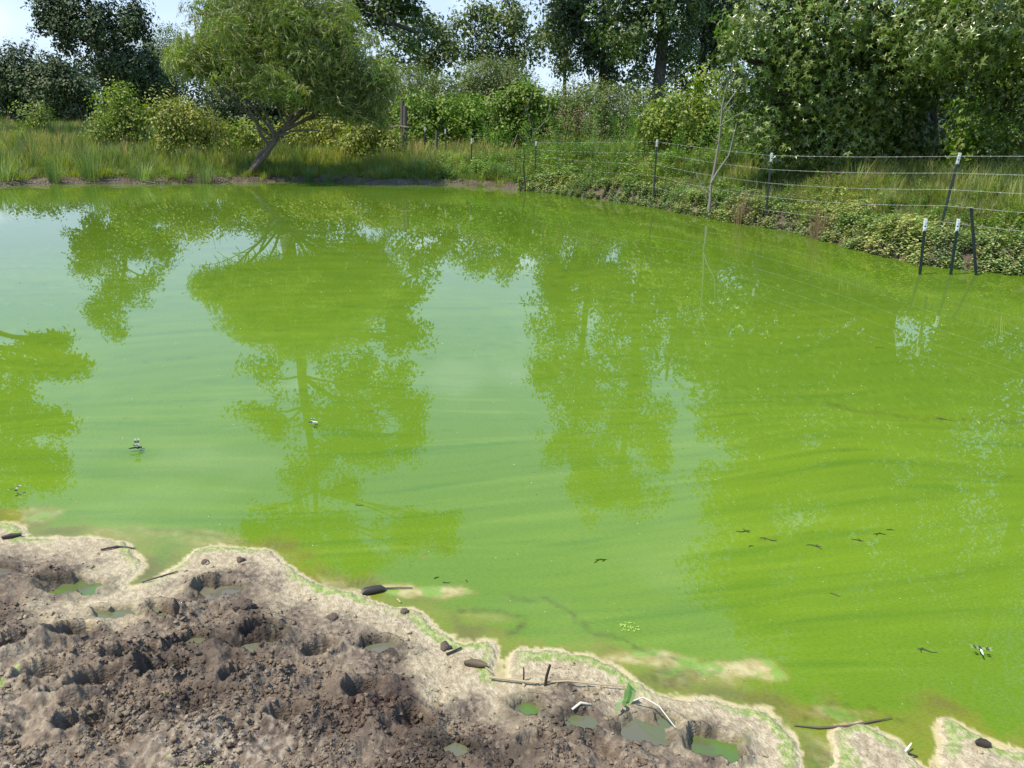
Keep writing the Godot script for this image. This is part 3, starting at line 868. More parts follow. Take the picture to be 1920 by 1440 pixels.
func tread_mud() -> void:
	pits = Grid.new(-3.6, -3.6, 2.6, -0.4, 0.01)
	dark_stain = Grid.new(-3.0, -6.0, 4.5, -1.2, 0.016)
	scum = Grid.new(-3.0, -6.0, 4.5, -1.2, 0.016)
	damp = Grid.new(-3.6, -3.6, 2.6, -0.4, 0.012)
	rng.seed = 44
	# hoof prints where the photograph shows deep ones: x, z, turn, half length, half width, depth
	var deep := [[-1.21, -2.27, 0.5, 0.075, 0.03, 0.05], [-1.25, -1.88, -0.55, 0.10, 0.035, 0.075], [-1.05, -1.95, -0.2, 0.075, 0.035, 0.08], [-1.04, -2.06, -0.45, 0.08, 0.035, 0.07], [-0.82, -1.93, -0.4, 0.05, 0.03, 0.06],
		[-1.19, -1.73, -0.45, 0.07, 0.035, 0.07], [-1.44, -2.13, -0.6, 0.07, 0.03, 0.05], [-1.59, -2.05, -0.5, 0.07, 0.05, 0.06], [-0.83, -2.18, -0.8, 0.06, 0.03, 0.045], [-1.2, -2.02, -0.5, 0.08, 0.03, 0.06],
		[-0.62, -1.78, 0.3, 0.06, 0.04, 0.05], [-0.25, -1.78, 0.6, 0.06, 0.04, 0.05], [-0.42, -1.90, -0.3, 0.07, 0.04, 0.05], [-1.42, -1.93, -0.5, 0.07, 0.03, 0.055], [0.28, -1.70, 0.4, 0.06, 0.035, 0.03], [-0.6, -2.08, -0.5, 0.06, 0.035, 0.04]]
	for d in deep:
		stomp(d[0], d[1], d[2], d[3] * 1.08, d[4] * 1.12, d[5] * 1.3, 0.45)
	for k in 130:
		var x := rnd(-3.2, 1.0)
		var z := rnd(-2.9, -0.8)
		var s := shore(x, z)
		if s < 0.22 + 0.3 * rng.randf():
			continue
		stomp(x, z, rnd(-1.1, 0.6), rnd(0.025, 0.075), rnd(0.018, 0.04), rnd(0.015, 0.05))
	# flat hollows that hold the puddles
	for q in PUDDLES:
		stomp(q[0], q[1], q[5], q[2] * 1.12, q[3] * 1.12, q[4], 0.55)
		patch_stain(damp, q[0], q[1], q[2] * 1.75, q[3] * 1.9, 0.85)
		for e in 3:
			stomp(q[0] + rnd(-0.8, 0.8) * q[2], q[1] + rnd(-0.9, 0.9) * q[3], rnd(-1, 1), q[2] * rnd(0.35, 0.6), q[3] * rnd(0.4, 0.7), q[4] * 0.9, 0.5)
	# brown scum, slicks and trails of debris on the water
	patch_stain(scum, 0.50, -2.12, 0.20, 0.05, 0.85)
	patch_stain(scum, -0.33, -2.47, 0.20, 0.05, 0.95)
	patch_stain(scum, 0.78, -2.08, 0.20, 0.06, 1.0)
	patch_stain(scum, 0.62, -2.05, 0.14, 0.06, 0.6)
	patch_stain(scum, 1.02, -1.89, 0.13, 0.035, 0.7)
	patch_stain(scum, -0.68, -2.47, 0.13, 0.07, 0.6)
	patch_stain(scum, -1.25, -2.80, 0.20, 0.07, 0.45)
	patch_stain(scum, -1.55, -2.83, 0.25, 0.08, 0.4)
	patch_stain(scum, -2.05, -2.95, 0.14, 0.09, 0.55)
	patch_stain(scum, -0.06, -2.32, 0.12, 0.03, 0.4)
	patch_stain(scum, 0.93, -1.74, 0.05, 0.09, 0.6)
	patch_stain(dark_stain, 0.53, -2.03, 0.13, 0.055, 0.55)
	patch_stain(dark_stain, 0.90, -1.70, 0.04, 0.10, 0.55)
	patch_stain(dark_stain, 1.02, -1.885, 0.13, 0.035, 0.35)
	patch_stain(dark_stain, -0.64, -2.46, 0.10, 0.04, 0.4)
	patch_stain(dark_stain, -1.36, -2.62, 0.07, 0.16, 0.3)
	patch_stain(dark_stain, -0.03, -2.03, 0.03, 0.06, 0.35)
	line_stain(dark_stain, [Vector2(2.05, -4.66), Vector2(2.17, -4.52), Vector2(2.5, -4.43), Vector2(2.95, -4.42), Vector2(3.5, -4.40)], 0.03, 0.5)
	line_stain(dark_stain, [Vector2(-0.15, -2.36), Vector2(-0.02, -2.37), Vector2(0.06, -2.33), Vector2(0.07, -2.27), Vector2(0.0, -2.22)], 0.012, 0.8)
	line_stain(dark_stain, [Vector2(0.0, -2.45), Vector2(0.16, -2.43), Vector2(0.25, -2.36), Vector2(0.31, -2.25), Vector2(0.43, -2.20), Vector2(0.50, -2.13)], 0.011, 0.8)
	line_stain(dark_stain, [Vector2(0.50, -2.14), Vector2(0.60, -2.10), Vector2(0.66, -2.05), Vector2(0.72, -2.08)], 0.010, 0.8)
	line_stain(dark_stain, [Vector2(0.88, -1.84), Vector2(0.98, -1.92), Vector2(1.07, -1.93), Vector2(1.17, -1.89), Vector2(1.21, -1.85)], 0.008, 0.75)
	line_stain(dark_stain, [Vector2(-1.5, -2.85), Vector2(-1.44, -2.87), Vector2(-1.30, -2.84), Vector2(-1.2, -2.80), Vector2(-1.05, -2.76)], 0.014, 0.45)
	line_stain(dark_stain, [Vector2(-0.78, -2.56), Vector2(-0.68, -2.48), Vector2(-0.58, -2.45), Vector2(-0.48, -2.50)], 0.014, 0.6)
	for k in 55:
		var x := rnd(-2.6, 3.6)
		var z := rnd(-5.6, -2.2)
		if shore(x, z) > -0.2 or x * 0.62 > -z + 0.4 or absf(x) > -z * 0.75:
			continue
		var pts := []
		var dir := Vector2(1, rnd(-0.35, 0.1))
		var p := Vector2(x, z)
		for q in rng.randi_range(2, 7):
			pts.append(p)
			p += dir * rnd(0.03, 0.10) + Vector2(0, rnd(-0.03, 0.03))
		line_stain(dark_stain, pts, rnd(0.004, 0.012), rnd(0.2, 0.6))


func build_ground() -> void:
	var xs := PackedFloat32Array()
	var zs := PackedFloat32Array()
	for v in [-400.0, -250.0, -150.0, -100.0, -70.0, -50.0, -40.0, -32.0, -26.0, -21.0, -18.0]:
		xs.append(v)
	for k in 176:
		xs.append(-15.5 + k * 0.15)
	for v in [12.0, 14.0, 17.0, 21.0, 26.0, 32.0, 40.0, 50.0, 70.0, 100.0, 150.0, 250.0, 400.0]:
		xs.append(v)
	for v in [-600.0, -350.0, -200.0, -120.0, -80.0, -62.0, -52.0, -46.0, -41.0, -37.0, -34.0, -31.5, -29.5, -28.0, -26.5, -25.3, -24.2, -23.2]:
		zs.append(v)
	for k in 160:
		zs.append(-22.3 + k * 0.15)
	for v in [2.0, 3.0, 4.5, 7.0, 11.0, 18.0, 30.0, 60.0, 120.0, 300.0]:
		zs.append(v)
	var v := PackedVector3Array()
	var col := PackedColorArray()
	for z in zs:
		for x in xs:
			var s := shore(x, z)
			var h := ground_height(x, z)
			var r := sqrt(x * x + z * z)
			if r < 4.3 and z < 0.4:
				h -= 0.16 * (1.0 - smoothstep(3.7, 4.3, r)) * smoothstep(-0.4, 0.1, -z)
			v.append(Vector3(x, h, z))
			var a := n_mid.get_noise_2d(x * 0.8, z * 0.8)
			var b := n_fine.get_noise_2d(x * 2.5, z * 2.5)
			var soil := mixc(Color(0.095, 0.075, 0.052), Color(0.19, 0.155, 0.112), 0.4 + a * 0.8 + b * 0.5)
			var green := mixc(Color(0.11, 0.135, 0.05), Color(0.17, 0.185, 0.075), 0.5 + a + b * 0.4)
			var grown := smoothstep(0.45, 1.3, s + a * 0.7) if z < -5.0 or x > 6.0 or x < -6.0 else smoothstep(2.5, 3.5, s + a)
			var c := mixc(soil, green, grown)
			# the trodden spot beyond the leaning tree
			c = mixc(c, Color(0.30, 0.25, 0.20), exp(-pow((x + 4.9) / 0.55, 2.0) - pow((z + 20.9) / 0.8, 2.0)) * 1.3)
			col.append(c)
	var ix := PackedInt32Array()
	for j in zs.size() - 1:
		for i in xs.size() - 1:
			var k := j * xs.size() + i
			ix.append_array(PackedInt32Array([k, k + 1, k + xs.size(), k + 1, k + xs.size() + 1, k + xs.size()]))
	var st := SurfaceTool.new()
	var arr := []
	arr.resize(Mesh.ARRAY_MAX)
	arr[Mesh.ARRAY_VERTEX] = v
	arr[Mesh.ARRAY_COLOR] = col
	arr[Mesh.ARRAY_INDEX] = ix
	st.create_from_arrays(arr)
	st.generate_normals()
	var m := mat("soil", Color.WHITE, 0.95, 0.3, true)
	var f := noise(FastNoiseLite.TYPE_SIMPLEX, 0.03, 4, 61)
	m.albedo_texture = noise_texture(f, Color(0.75, 0.75, 0.75), Color(1.2, 1.2, 1.2))
	m.uv1_triplanar = true
	m.uv1_world_triplanar = true
	m.uv1_scale = Vector3(0.8, 0.8, 0.8)
	m.heightmap_enabled = true
	m.heightmap_texture = noise_texture(f, Color.BLACK, Color.WHITE)
	m.heightmap_scale = 6.0
	structure("ground", st.commit(), m)


func mud_material() -> StandardMaterial3D:
	var m := mat("mud", Color.WHITE, 0.82, 0.4, true)
	var f := noise(FastNoiseLite.TYPE_CELLULAR, 0.05, 3, 91)
	f.cellular_return_type = FastNoiseLite.RETURN_DISTANCE
	m.albedo_texture = noise_texture(noise(FastNoiseLite.TYPE_SIMPLEX, 0.05, 4, 92), Color(0.80, 0.80, 0.81), Color(1.18, 1.17, 1.15))
	m.heightmap_enabled = true
	m.heightmap_texture = noise_texture(f, Color.WHITE, Color.BLACK)
	m.heightmap_scale = 0.40
	m.uv1_triplanar = true
	m.uv1_world_triplanar = true
	m.uv1_scale = Vector3(3.7, 3.7, 3.7)
	return m


func build_mud() -> void:
	var radii := PackedFloat32Array()
	var r := 0.55
	while r < 4.3:
		radii.append(r)
		r *= 1.02 if r < 1.35 else (1.0027 if r < 3.1 else 1.0045)
	var angles := fan_angles(deg_to_rad(54.0), 1050, deg_to_rad(88.0), 60)
	var m := fan(radii, angles, mud_height, func(s: float, _r: float) -> bool: return s > -0.3, mud_color, false)
	var o := structure("mud_bank", m, mud_material())
	o.set_meta("label", "trampled brown mud bank with hoof prints along the near edge of the pond")
	# loose crumbs of mud
	rng.seed = 505
	var sh := Shape.new()
	sh.ball(Vector3.ZERO, Vector3(1.0, 0.72, 0.85), noise(FastNoiseLite.TYPE_SIMPLEX, 0.02, 4, 9), 1.3, 7, 10)
	var where: Array[Transform3D] = []
	var tints := PackedColorArray()
	for k in 125000:
		var an := deg_to_rad(rnd(-60.0, 50.0))
		var far := lerpf(1.2, 3.2, pow(rng.randf(), 1.6))
		var x := far * sin(an)
		var z := -far * cos(an)
		var s := shore(x, z)
		var a := n_mid.get_noise_2d(x * 3.0 + 11.0, z * 3.0)
		if s < 0.08 or rng.randf() > smoothstep(0.12, 0.7, s + a * 0.25) * smoothstep(-0.3, 0.25, a + 0.1) + 0.04:
			continue
		if pits.at(x, z) < -0.02 and rng.randf() < 0.6:
			continue
		var size := 0.0019 * pow(rnd(0.05, 1.0), -0.58)
		var b := Basis(rand_dir(), rnd(0, TAU)) * Basis.from_scale(Vector3(size, size * rnd(0.6, 1.0), size * rnd(0.7, 1.2)))
		where.append(Transform3D(b, Vector3(x, mud_height(x, z) + size * 0.25, z)))
		tints.append(mud_color(x, z, s, 0.0) * rnd(0.8, 1.25))
	scatter("mud_crumbs", sh.mesh(), mat("crumb", Color.WHITE, 0.9, 0.3, true), where, tints)


func build_water() -> void:
	var radii := PackedFloat32Array()
	var r := 1.0
	while r < 30.0:
		radii.append(r)
		r *= 1.0055 if r > 1.45 and r < 5.0 else 1.011
	var angles := fan_angles(deg_to_rad(50.0), 590, deg_to_rad(89.0), 50)
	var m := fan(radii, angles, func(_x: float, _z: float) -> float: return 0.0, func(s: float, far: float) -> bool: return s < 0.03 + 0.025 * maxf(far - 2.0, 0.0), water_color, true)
	var w := mat("algae_water", Color.WHITE, 0.012, 0.385, true)
	var f := noise(FastNoiseLite.TYPE_SIMPLEX, 0.05, 4, 15)
	w.albedo_texture = noise_texture(f, Color(0.92, 0.92, 0.90), Color(1.07, 1.07, 1.1))
	w.uv1_scale = Vector3(1.6, 3.1, 1.0)
	var o := structure("pond_water", m, w)
	o.set_meta("label", "bright green pond water thick with algae, reflecting the trees")
	# the murky puddles in the hoof prints
	var tones := {"grey": [Color(0.125, 0.115, 0.078), Color(0.17, 0.15, 0.10)], "green": [Color(0.10, 0.17, 0.035), Color(0.11, 0.11, 0.055)], "wet": [Color(0.14, 0.135, 0.09), Color(0.12, 0.14, 0.06)]}
	var silt := mat("murky_water", Color(0.82, 0.82, 0.82), 0.03, 0.5, true)
	for q in PUDDLES:
		var sh := Shape.new()
		var low: float = near_height(shore(q[0], q[1])) - q[4] * 0.62
		for ring in 9:
			for k in 32:
				var an := TAU * k / 32
				var u: float = cos(an) * q[2] * 1.5 * ring / 8.0
				var w2: float = sin(an) * q[3] * 1.5 * ring / 8.0
				var p := Vector3(q[0] + u * cos(q[5]) - w2 * sin(q[5]), low, q[1] + u * sin(q[5]) + w2 * cos(q[5]))
				sh.tint = mixc(tones[q[6]][0], tones[q[6]][1], 0.35 + ring / 14.0 - 0.2 + 1.4 * n_mid.get_noise_2d(p.x * 9.0, p.z * 9.0))
				sh.put(p)
		for ring in 8:
			for k in 32:
				var a0 := ring * 32 + k
				var a1 := ring * 32 + (k + 1) % 32
				sh.ix.append_array(PackedInt32Array([a0, a0 + 32, a1, a1, a0 + 32, a1 + 32]))
		var pu := structure("puddle", sh.mesh(true), silt)
		pu.set_meta("label", q[7])


# ---------------------------------------------------------------- trees

func build_trees() -> void:
	var star := clump("star", 11, 0.30, 0.12, 101)
	var oval := clump("oval", 14, 0.36, 0.13, 102)
	var far := clump("oval", 24, 0.32, 0.15, 105)
	var small := clump("oval", 18, 0.34, 0.085, 103)
	var twig := willow_twig(104)
	var m_star := mat("sweetgum_leaf", Color(0.142, 0.208, 0.044), 0.33, 0.6, true, Color(0.7, 0.85, 0.25))
	var m_willow := mat("willow_leaf", Color(0.245, 0.295, 0.098), 0.45, 0.5, true, Color(0.8, 0.95, 0.35))
	var m_dark := mat("dark_leaf", Color(0.062, 0.096, 0.030), 0.65, 0.5, true, Color(0.4, 0.55, 0.25))
	var m_tall := mat("tall_tree_leaf", Color(0.088, 0.134, 0.032), 0.5, 0.5, true, Color(0.6, 0.8, 0.25))
	var m_back := mat("back_tree_leaf", Color(0.15, 0.195, 0.062), 0.6, 0.5, true, Color(0.7, 0.85, 0.35))
	# the leaning willow on the far bank
	var wb := Vector3(-6.62, ground_height(-6.62, -19.5) - 0.08, -19.5)
	var o := tree("willow_tree", "bushy light green willow with a leaning trunk on the far bank", "", [wb, Vector3(-6.26, 0.62, -19.5), Vector3(-6.0, 0.88, -19.5), Vector3(-5.72, 1.18, -19.55), Vector3(-5.54, 1.46, -19.6), Vector3(-5.38, 1.9, -19.7)], 0.088, WILLOW, twig, m_willow, pale_bark,
		{"dense": 34.0, "size": 0.82, "hollow": 0.25, "gaps": -0.26, "under": [2.02, -0.22, -5.9], "twigs": 8, "bare": 0.45, "rise": 0.8, "top": 0.45, "warm": 0.25})
	var second := Shape.new()
	second.tube(PackedVector3Array([Vector3(-0.08, 0.0, 0.1), Vector3(0.20, 0.25, 0.12), Vector3(0.48, 0.55, 0.1), Vector3(0.70, 0.84, 0.05), Vector3(0.86, 1.2, 0.0)]), PackedFloat32Array([0.08, 0.068, 0.06, 0.05, 0.035]), 8)
	second.tube(PackedVector3Array([Vector3(0.62, 0.72, 0.0), Vector3(0.42, 1.0, 0.1), Vector3(0.33, 1.35, 0.15), Vector3(0.16, 1.7, 0.2)]), PackedFloat32Array([0.05, 0.042, 0.035, 0.02]), 7)
	second.tube(PackedVector3Array([Vector3(0.72, 0.84, 0.05), Vector3(0.70, 1.15, 0.1), Vector3(0.58, 1.5, 0.15), Vector3(0.3, 2.0, 0.2)]), PackedFloat32Array([0.045, 0.04, 0.032, 0.02]), 7)
	second.tube(PackedVector3Array([Vector3(0.85, 1.0, 0.1), Vector3(1.15, 1.12, 0.15), Vector3(1.5, 1.16, 0.2), Vector3(2.1, 1.15, 0.2)]), PackedFloat32Array([0.03, 0.022, 0.018, 0.008]), 6)
	part("side_stem", second.mesh(), pale_bark, o)
	# left
	tree("dark_tree", "tall dark leafy tree standing alone against the sky at left", "", [Vector3(-21.3, 0.4, -42), Vector3(-21.2, 2.2, -42), Vector3(-21.4, 6.0, -42), Vector3(-22.2, 9.3, -42)], 0.24, DARK_LEFT, far, m_dark, bark, {"dense": 7.5, "size": 1.15, "gaps": -0.14, "hollow": 0.1})
	tree("overhanging_tree", "tree beyond the left edge whose lower boughs show in the water", "", [Vector3(-22.5, 0.3, -27.0), Vector3(-22.2, 5.0, -27), Vector3(-21.6, 10.0, -27), Vector3(-21.0, 14.0, -27)], 0.32, LEFT_OVER, far, m_tall, bark, {"dense": 10, "size": 1.1, "hollow": 0.1, "gaps": -0.1, "rise": 0.2})
	tree("cottonwood_tree", "tall open tree behind the willow, mirrored in the middle of the pond", "", [Vector3(-8.9, 0.5, -30), Vector3(-8.75, 6, -30), Vector3(-8.5, 11.5, -30), Vector3(-8.45, 16.4, -30)], 0.30, TALL_LEFT, far, m_tall, grey_bark, {"dense": 8.0, "size": 1.1, "hollow": 0.05, "gaps": -0.04, "rise": 0.25, "bare": 0.25, "twigs": 8})
	# behind
	tree("back_tree", "mid green tree with sky showing through, right of the willow top", "trees along the skyline", [Vector3(-5.4, 0.6, -43), Vector3(-5.3, 2.5, -43), Vector3(-5.2, 5.4, -43)], 0.16, BACK_A, far, m_back, bark, {"dense": 5.5, "size": 1.3, "gaps": -0.06, "hollow": 0.1, "twigs": 8})
	tree("back_tree", "broad spreading tree on the skyline with dark forking limbs showing", "trees along the skyline", [Vector3(-0.4, 0.6, -45), Vector3(-0.5, 2.3, -45), Vector3(-0.7, 4.0, -45)], 0.2, BACK_B, far, m_back, bark, {"dense": 4.8, "size": 1.3, "gaps": -0.08, "hollow": 0.1, "twigs": 9, "rise": 1.0, "stout": 1.5})
	tree("back_tree", "slender tree on the skyline between broad tree and dark tall trees", "trees along the skyline", [Vector3(2.6, 0.6, -47), Vector3(2.5, 4.0, -47), Vector3(2.3, 8.0, -47)], 0.15, BACK_C, far, m_back, bark, {"dense": 6.0, "size": 1.3, "gaps": -0.1, "hollow": 0.1})
	tree("small_tree", "small pale tree peeping over dark bushes left of the willow", "", [Vector3(-27.6, 0.5, -58), Vector3(-27.5, 2.5, -58), Vector3(-27.2, 4.6, -58)], 0.14, SMALL_BACK, small, m_back, bark, {"dense": 9.0, "size": 1.5, "gaps": -0.25})
	tree("tall_tree", "tall tree with a bare grey trunk rising at right of centre", "tall trees behind the right bank", [Vector3(4.95, 0.6, -29), Vector3(4.9, 2.5, -29), Vector3(4.8, 8, -29), Vector3(4.6, 13.4, -29)], 0.26, TALL_MID, far, m_tall, grey_bark, {"dense": 6.5, "size": 0.95, "hollow": 0.15, "gaps": -0.18, "bare": 0.25, "rise": 0.4, "top": 0.4})
	tree("tall_tree", "tall dark tree at left of the one with the bare trunk", "tall trees behind the right bank", [Vector3(3.4, 0.6, -33), Vector3(3.3, 4, -33), Vector3(3.0, 9, -33), Vector3(2.9, 13.6, -33)], 0.22, TALL_MIDL, far, m_dark, bark, {"dense": 7.0, "size": 1.0, "hollow": 0.15, "gaps": -0.22, "rise": 0.4})
	tree("tall_tree", "tall dark tree between the bare trunk and the sweetgum", "tall trees behind the right bank", [Vector3(7.8, 0.6, -36), Vector3(7.8, 4, -36), Vector3(7.7, 8.5, -36), Vector3(7.6, 10.5, -36)], 0.22, TALL_MIDR, far, m_dark, bark, {"dense": 7.0, "size": 1.05, "hollow": 0.15, "gaps": -0.22, "rise": 0.4})
	# right
	tree("sweetgum_tree", "big sweetgum with shining star leaves overhanging the fence at right", "", [Vector3(7.75, 0.45, -15.5), Vector3(7.7, 2.0, -15.5), Vector3(7.5, 6.0, -15.2), Vector3(7.3, 11.8, -15.0)], 0.26, SWEETGUM, star, m_star, bark, {"dense": 27.0, "size": 1.0, "hollow": 0.35, "gaps": -0.18, "bare": 0.12, "rise": 0.3, "warm": 0.2})
	tree("shade_tree", "small-leaved tree at the right edge with deep shade under it", "", [Vector3(10.4, 0.5, -14), Vector3(10.3, 2.0, -14), Vector3(10.2, 6.0, -13.8), Vector3(10.0, 11.5, -13.6)], 0.24, RIGHT_TREE, small, m_star, bark, {"dense": 20.0, "size": 1.0, "hollow": 0.35, "gaps": -0.3, "bare": 0.15, "rise": 0.3, "warm": 0.1})
	# the far woods, one mass
	rng.seed = 909
	var where: Array[Transform3D] = []
	var tints := PackedColorArray()
	for k in 5200:
		var x := rnd(-95.0, 85.0)
		var top := 3.4 + 1.6 * n_low.get_noise_2d(x * 0.07, 3.0)
		var y := 0.4 + top * pow(rng.randf(), 0.8)
		var b := Basis(Quaternion(Vector3.UP, (rand_dir() + Vector3.UP).normalized()))
		where.append(Transform3D(b.scaled(Vector3.ONE * rnd(2.2, 3.6)), Vector3(x, y, -66.0 - rnd(0.0, 8.0) - absf(x) * 0.1)))
		var v := rnd(0.7, 1.2)
		tints.append(Color(v, v, v))
	scatter("far_woods", oval, m_dark, where, tints)


func build_shrubs() -> void:
	var leafy := clump("oval", 16, 0.24, 0.085, 201)
	var narrow := clump("lance", 20, 0.26, 0.10, 202)
	var vine := clump("oval", 16, 0.26, 0.12, 203)
	var m_yellow := mat("yellow_green_leaf", Color(0.255, 0.32, 0.048), 0.5, 0.5, true, Color(0.75, 0.9, 0.25))
	var m_gold := mat("golden_leaf", Color(0.245, 0.295, 0.05), 0.5, 0.5, true, Color(0.8, 0.85, 0.25))
	var m_vine := mat("vine_leaf", Color(0.185, 0.28, 0.036), 0.5, 0.5, true, Color(0.7, 0.9, 0.2))
	var m_mid := mat("grey_green_leaf", Color(0.178, 0.226, 0.072), 0.5, 0.5, true, Color(0.7, 0.85, 0.35))
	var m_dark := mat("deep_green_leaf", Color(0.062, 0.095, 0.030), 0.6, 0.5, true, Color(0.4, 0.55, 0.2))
	shrub("tall_bush", "yellow-green bush with tall loose sprays before the dark tree at left", "bushes in the left meadow", BUSH_SPRAY, leafy, m_yellow, {"dense": 16.0, "gaps": -0.2, "hollow": 0.2, "stems": 8})
	shrub("low_bush", "wide bush tinged orange in the meadow left of the willow", "bushes in the left meadow", BUSH_ORANGE, leafy, m_gold, {"dense": 22.0, "warm": 0.28, "gaps": -0.25})
	shrub("low_bush", "small pale bush in the meadow farthest left", "bushes in the left meadow", BUSH_FAR_LEFT, leafy, m_yellow, {"dense": 18.0})
	shrub("low_bush", "green bush right behind the foot of the leaning willow trunk", "bushes in the left meadow", BUSH_BEHIND, leafy, m_yellow, {"dense": 24.0})
	shrub("low_bush", "yellowish bush under the right boughs of the willow", "bushes in the left meadow", BUSH_UNDER, leafy, m_gold, {"dense": 24.0, "warm": 0.3})
	shrub("low_bush", "rounded golden green bush between willow and old wooden posts", "bushes in the left meadow", BUSH_GOLD, leafy, m_yellow, {"dense": 26.0, "warm": 0.3})
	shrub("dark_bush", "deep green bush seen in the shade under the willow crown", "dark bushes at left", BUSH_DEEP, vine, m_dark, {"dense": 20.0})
	shrub("vine_thicket", "dark vine thicket right behind the old wooden posts", "thickets at the head of the pond", VINE_LEFT, vine, m_vine, {"dense": 22.0})
	shrub("vine_thicket", "low vine thicket with dark hollows in the middle of the far bank", "thickets at the head of the pond", VINE_MID, vine, m_vine, {"dense": 20.0, "gaps": -0.25})
	shrub("vine_mound", "bright green mound of vines draped over a dead tree", "thickets at the head of the pond", VINE_MOUND, vine, m_vine, {"dense": 26.0})
	shrub("thicket", "grey-green thicket beside the willow crown under the skyline trees", "thickets at the head of the pond", MID_A, narrow, m_mid, {"dense": 15.0, "size": 1.3})
	shrub("thicket", "rounded thicket under the broad skyline tree", "thickets at the head of the pond", MID_B, narrow, m_mid, {"dense": 15.0, "size": 1.3})
	shrub("thicket", "feathery olive thicket right of the bright vine mound", "thickets at the head of the pond", MID_C, narrow, m_mid, {"dense": 22.0})
	shrub("thicket", "blue-green thicket below the tall bare trunk", "thickets at the head of the pond", MID_D, narrow, m_mid, {"dense": 22.0})
	shrub("thicket", "low brownish brush among tall weeds at the head of the pond", "thickets at the head of the pond", MID_E, narrow, mat("brown_brush_leaf", Color(0.14, 0.125, 0.06), 0.6, 0.4, true, Color(0.5, 0.5, 0.3)), {"dense": 20.0, "gaps": -0.2})
	shrub("tall_bush", "large yellow-green bush behind the fence left of the bare sapling", "", BUSH_RIGHT, leafy, m_yellow, {"dense": 26.0, "warm": 0.1})
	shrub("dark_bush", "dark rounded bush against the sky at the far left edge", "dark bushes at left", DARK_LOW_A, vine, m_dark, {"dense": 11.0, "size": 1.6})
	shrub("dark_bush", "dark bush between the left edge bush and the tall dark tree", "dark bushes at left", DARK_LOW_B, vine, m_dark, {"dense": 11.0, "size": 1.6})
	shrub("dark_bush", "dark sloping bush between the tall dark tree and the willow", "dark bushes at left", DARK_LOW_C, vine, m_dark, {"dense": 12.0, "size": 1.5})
	var under := ["dark undergrowth under the left boughs of the sweetgum", "dark undergrowth left of the sweetgum trunk", "dark undergrowth right of the sweetgum trunk", "undergrowth with pale leaf tips at the right edge", "dark trees' edge filling behind the sweetgum's left boughs", "dark trees' edge filling behind the sweetgum trunk"]
	var which := [UNDER_A, UNDER_B, UNDER_C, UNDER_D, UNDER_E, UNDER_F]
	for k in 6:
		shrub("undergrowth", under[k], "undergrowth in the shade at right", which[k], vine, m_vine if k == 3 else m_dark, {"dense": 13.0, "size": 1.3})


func right_share(x: float) -> float:
	return smoothstep(-1.2, 0.8, x)


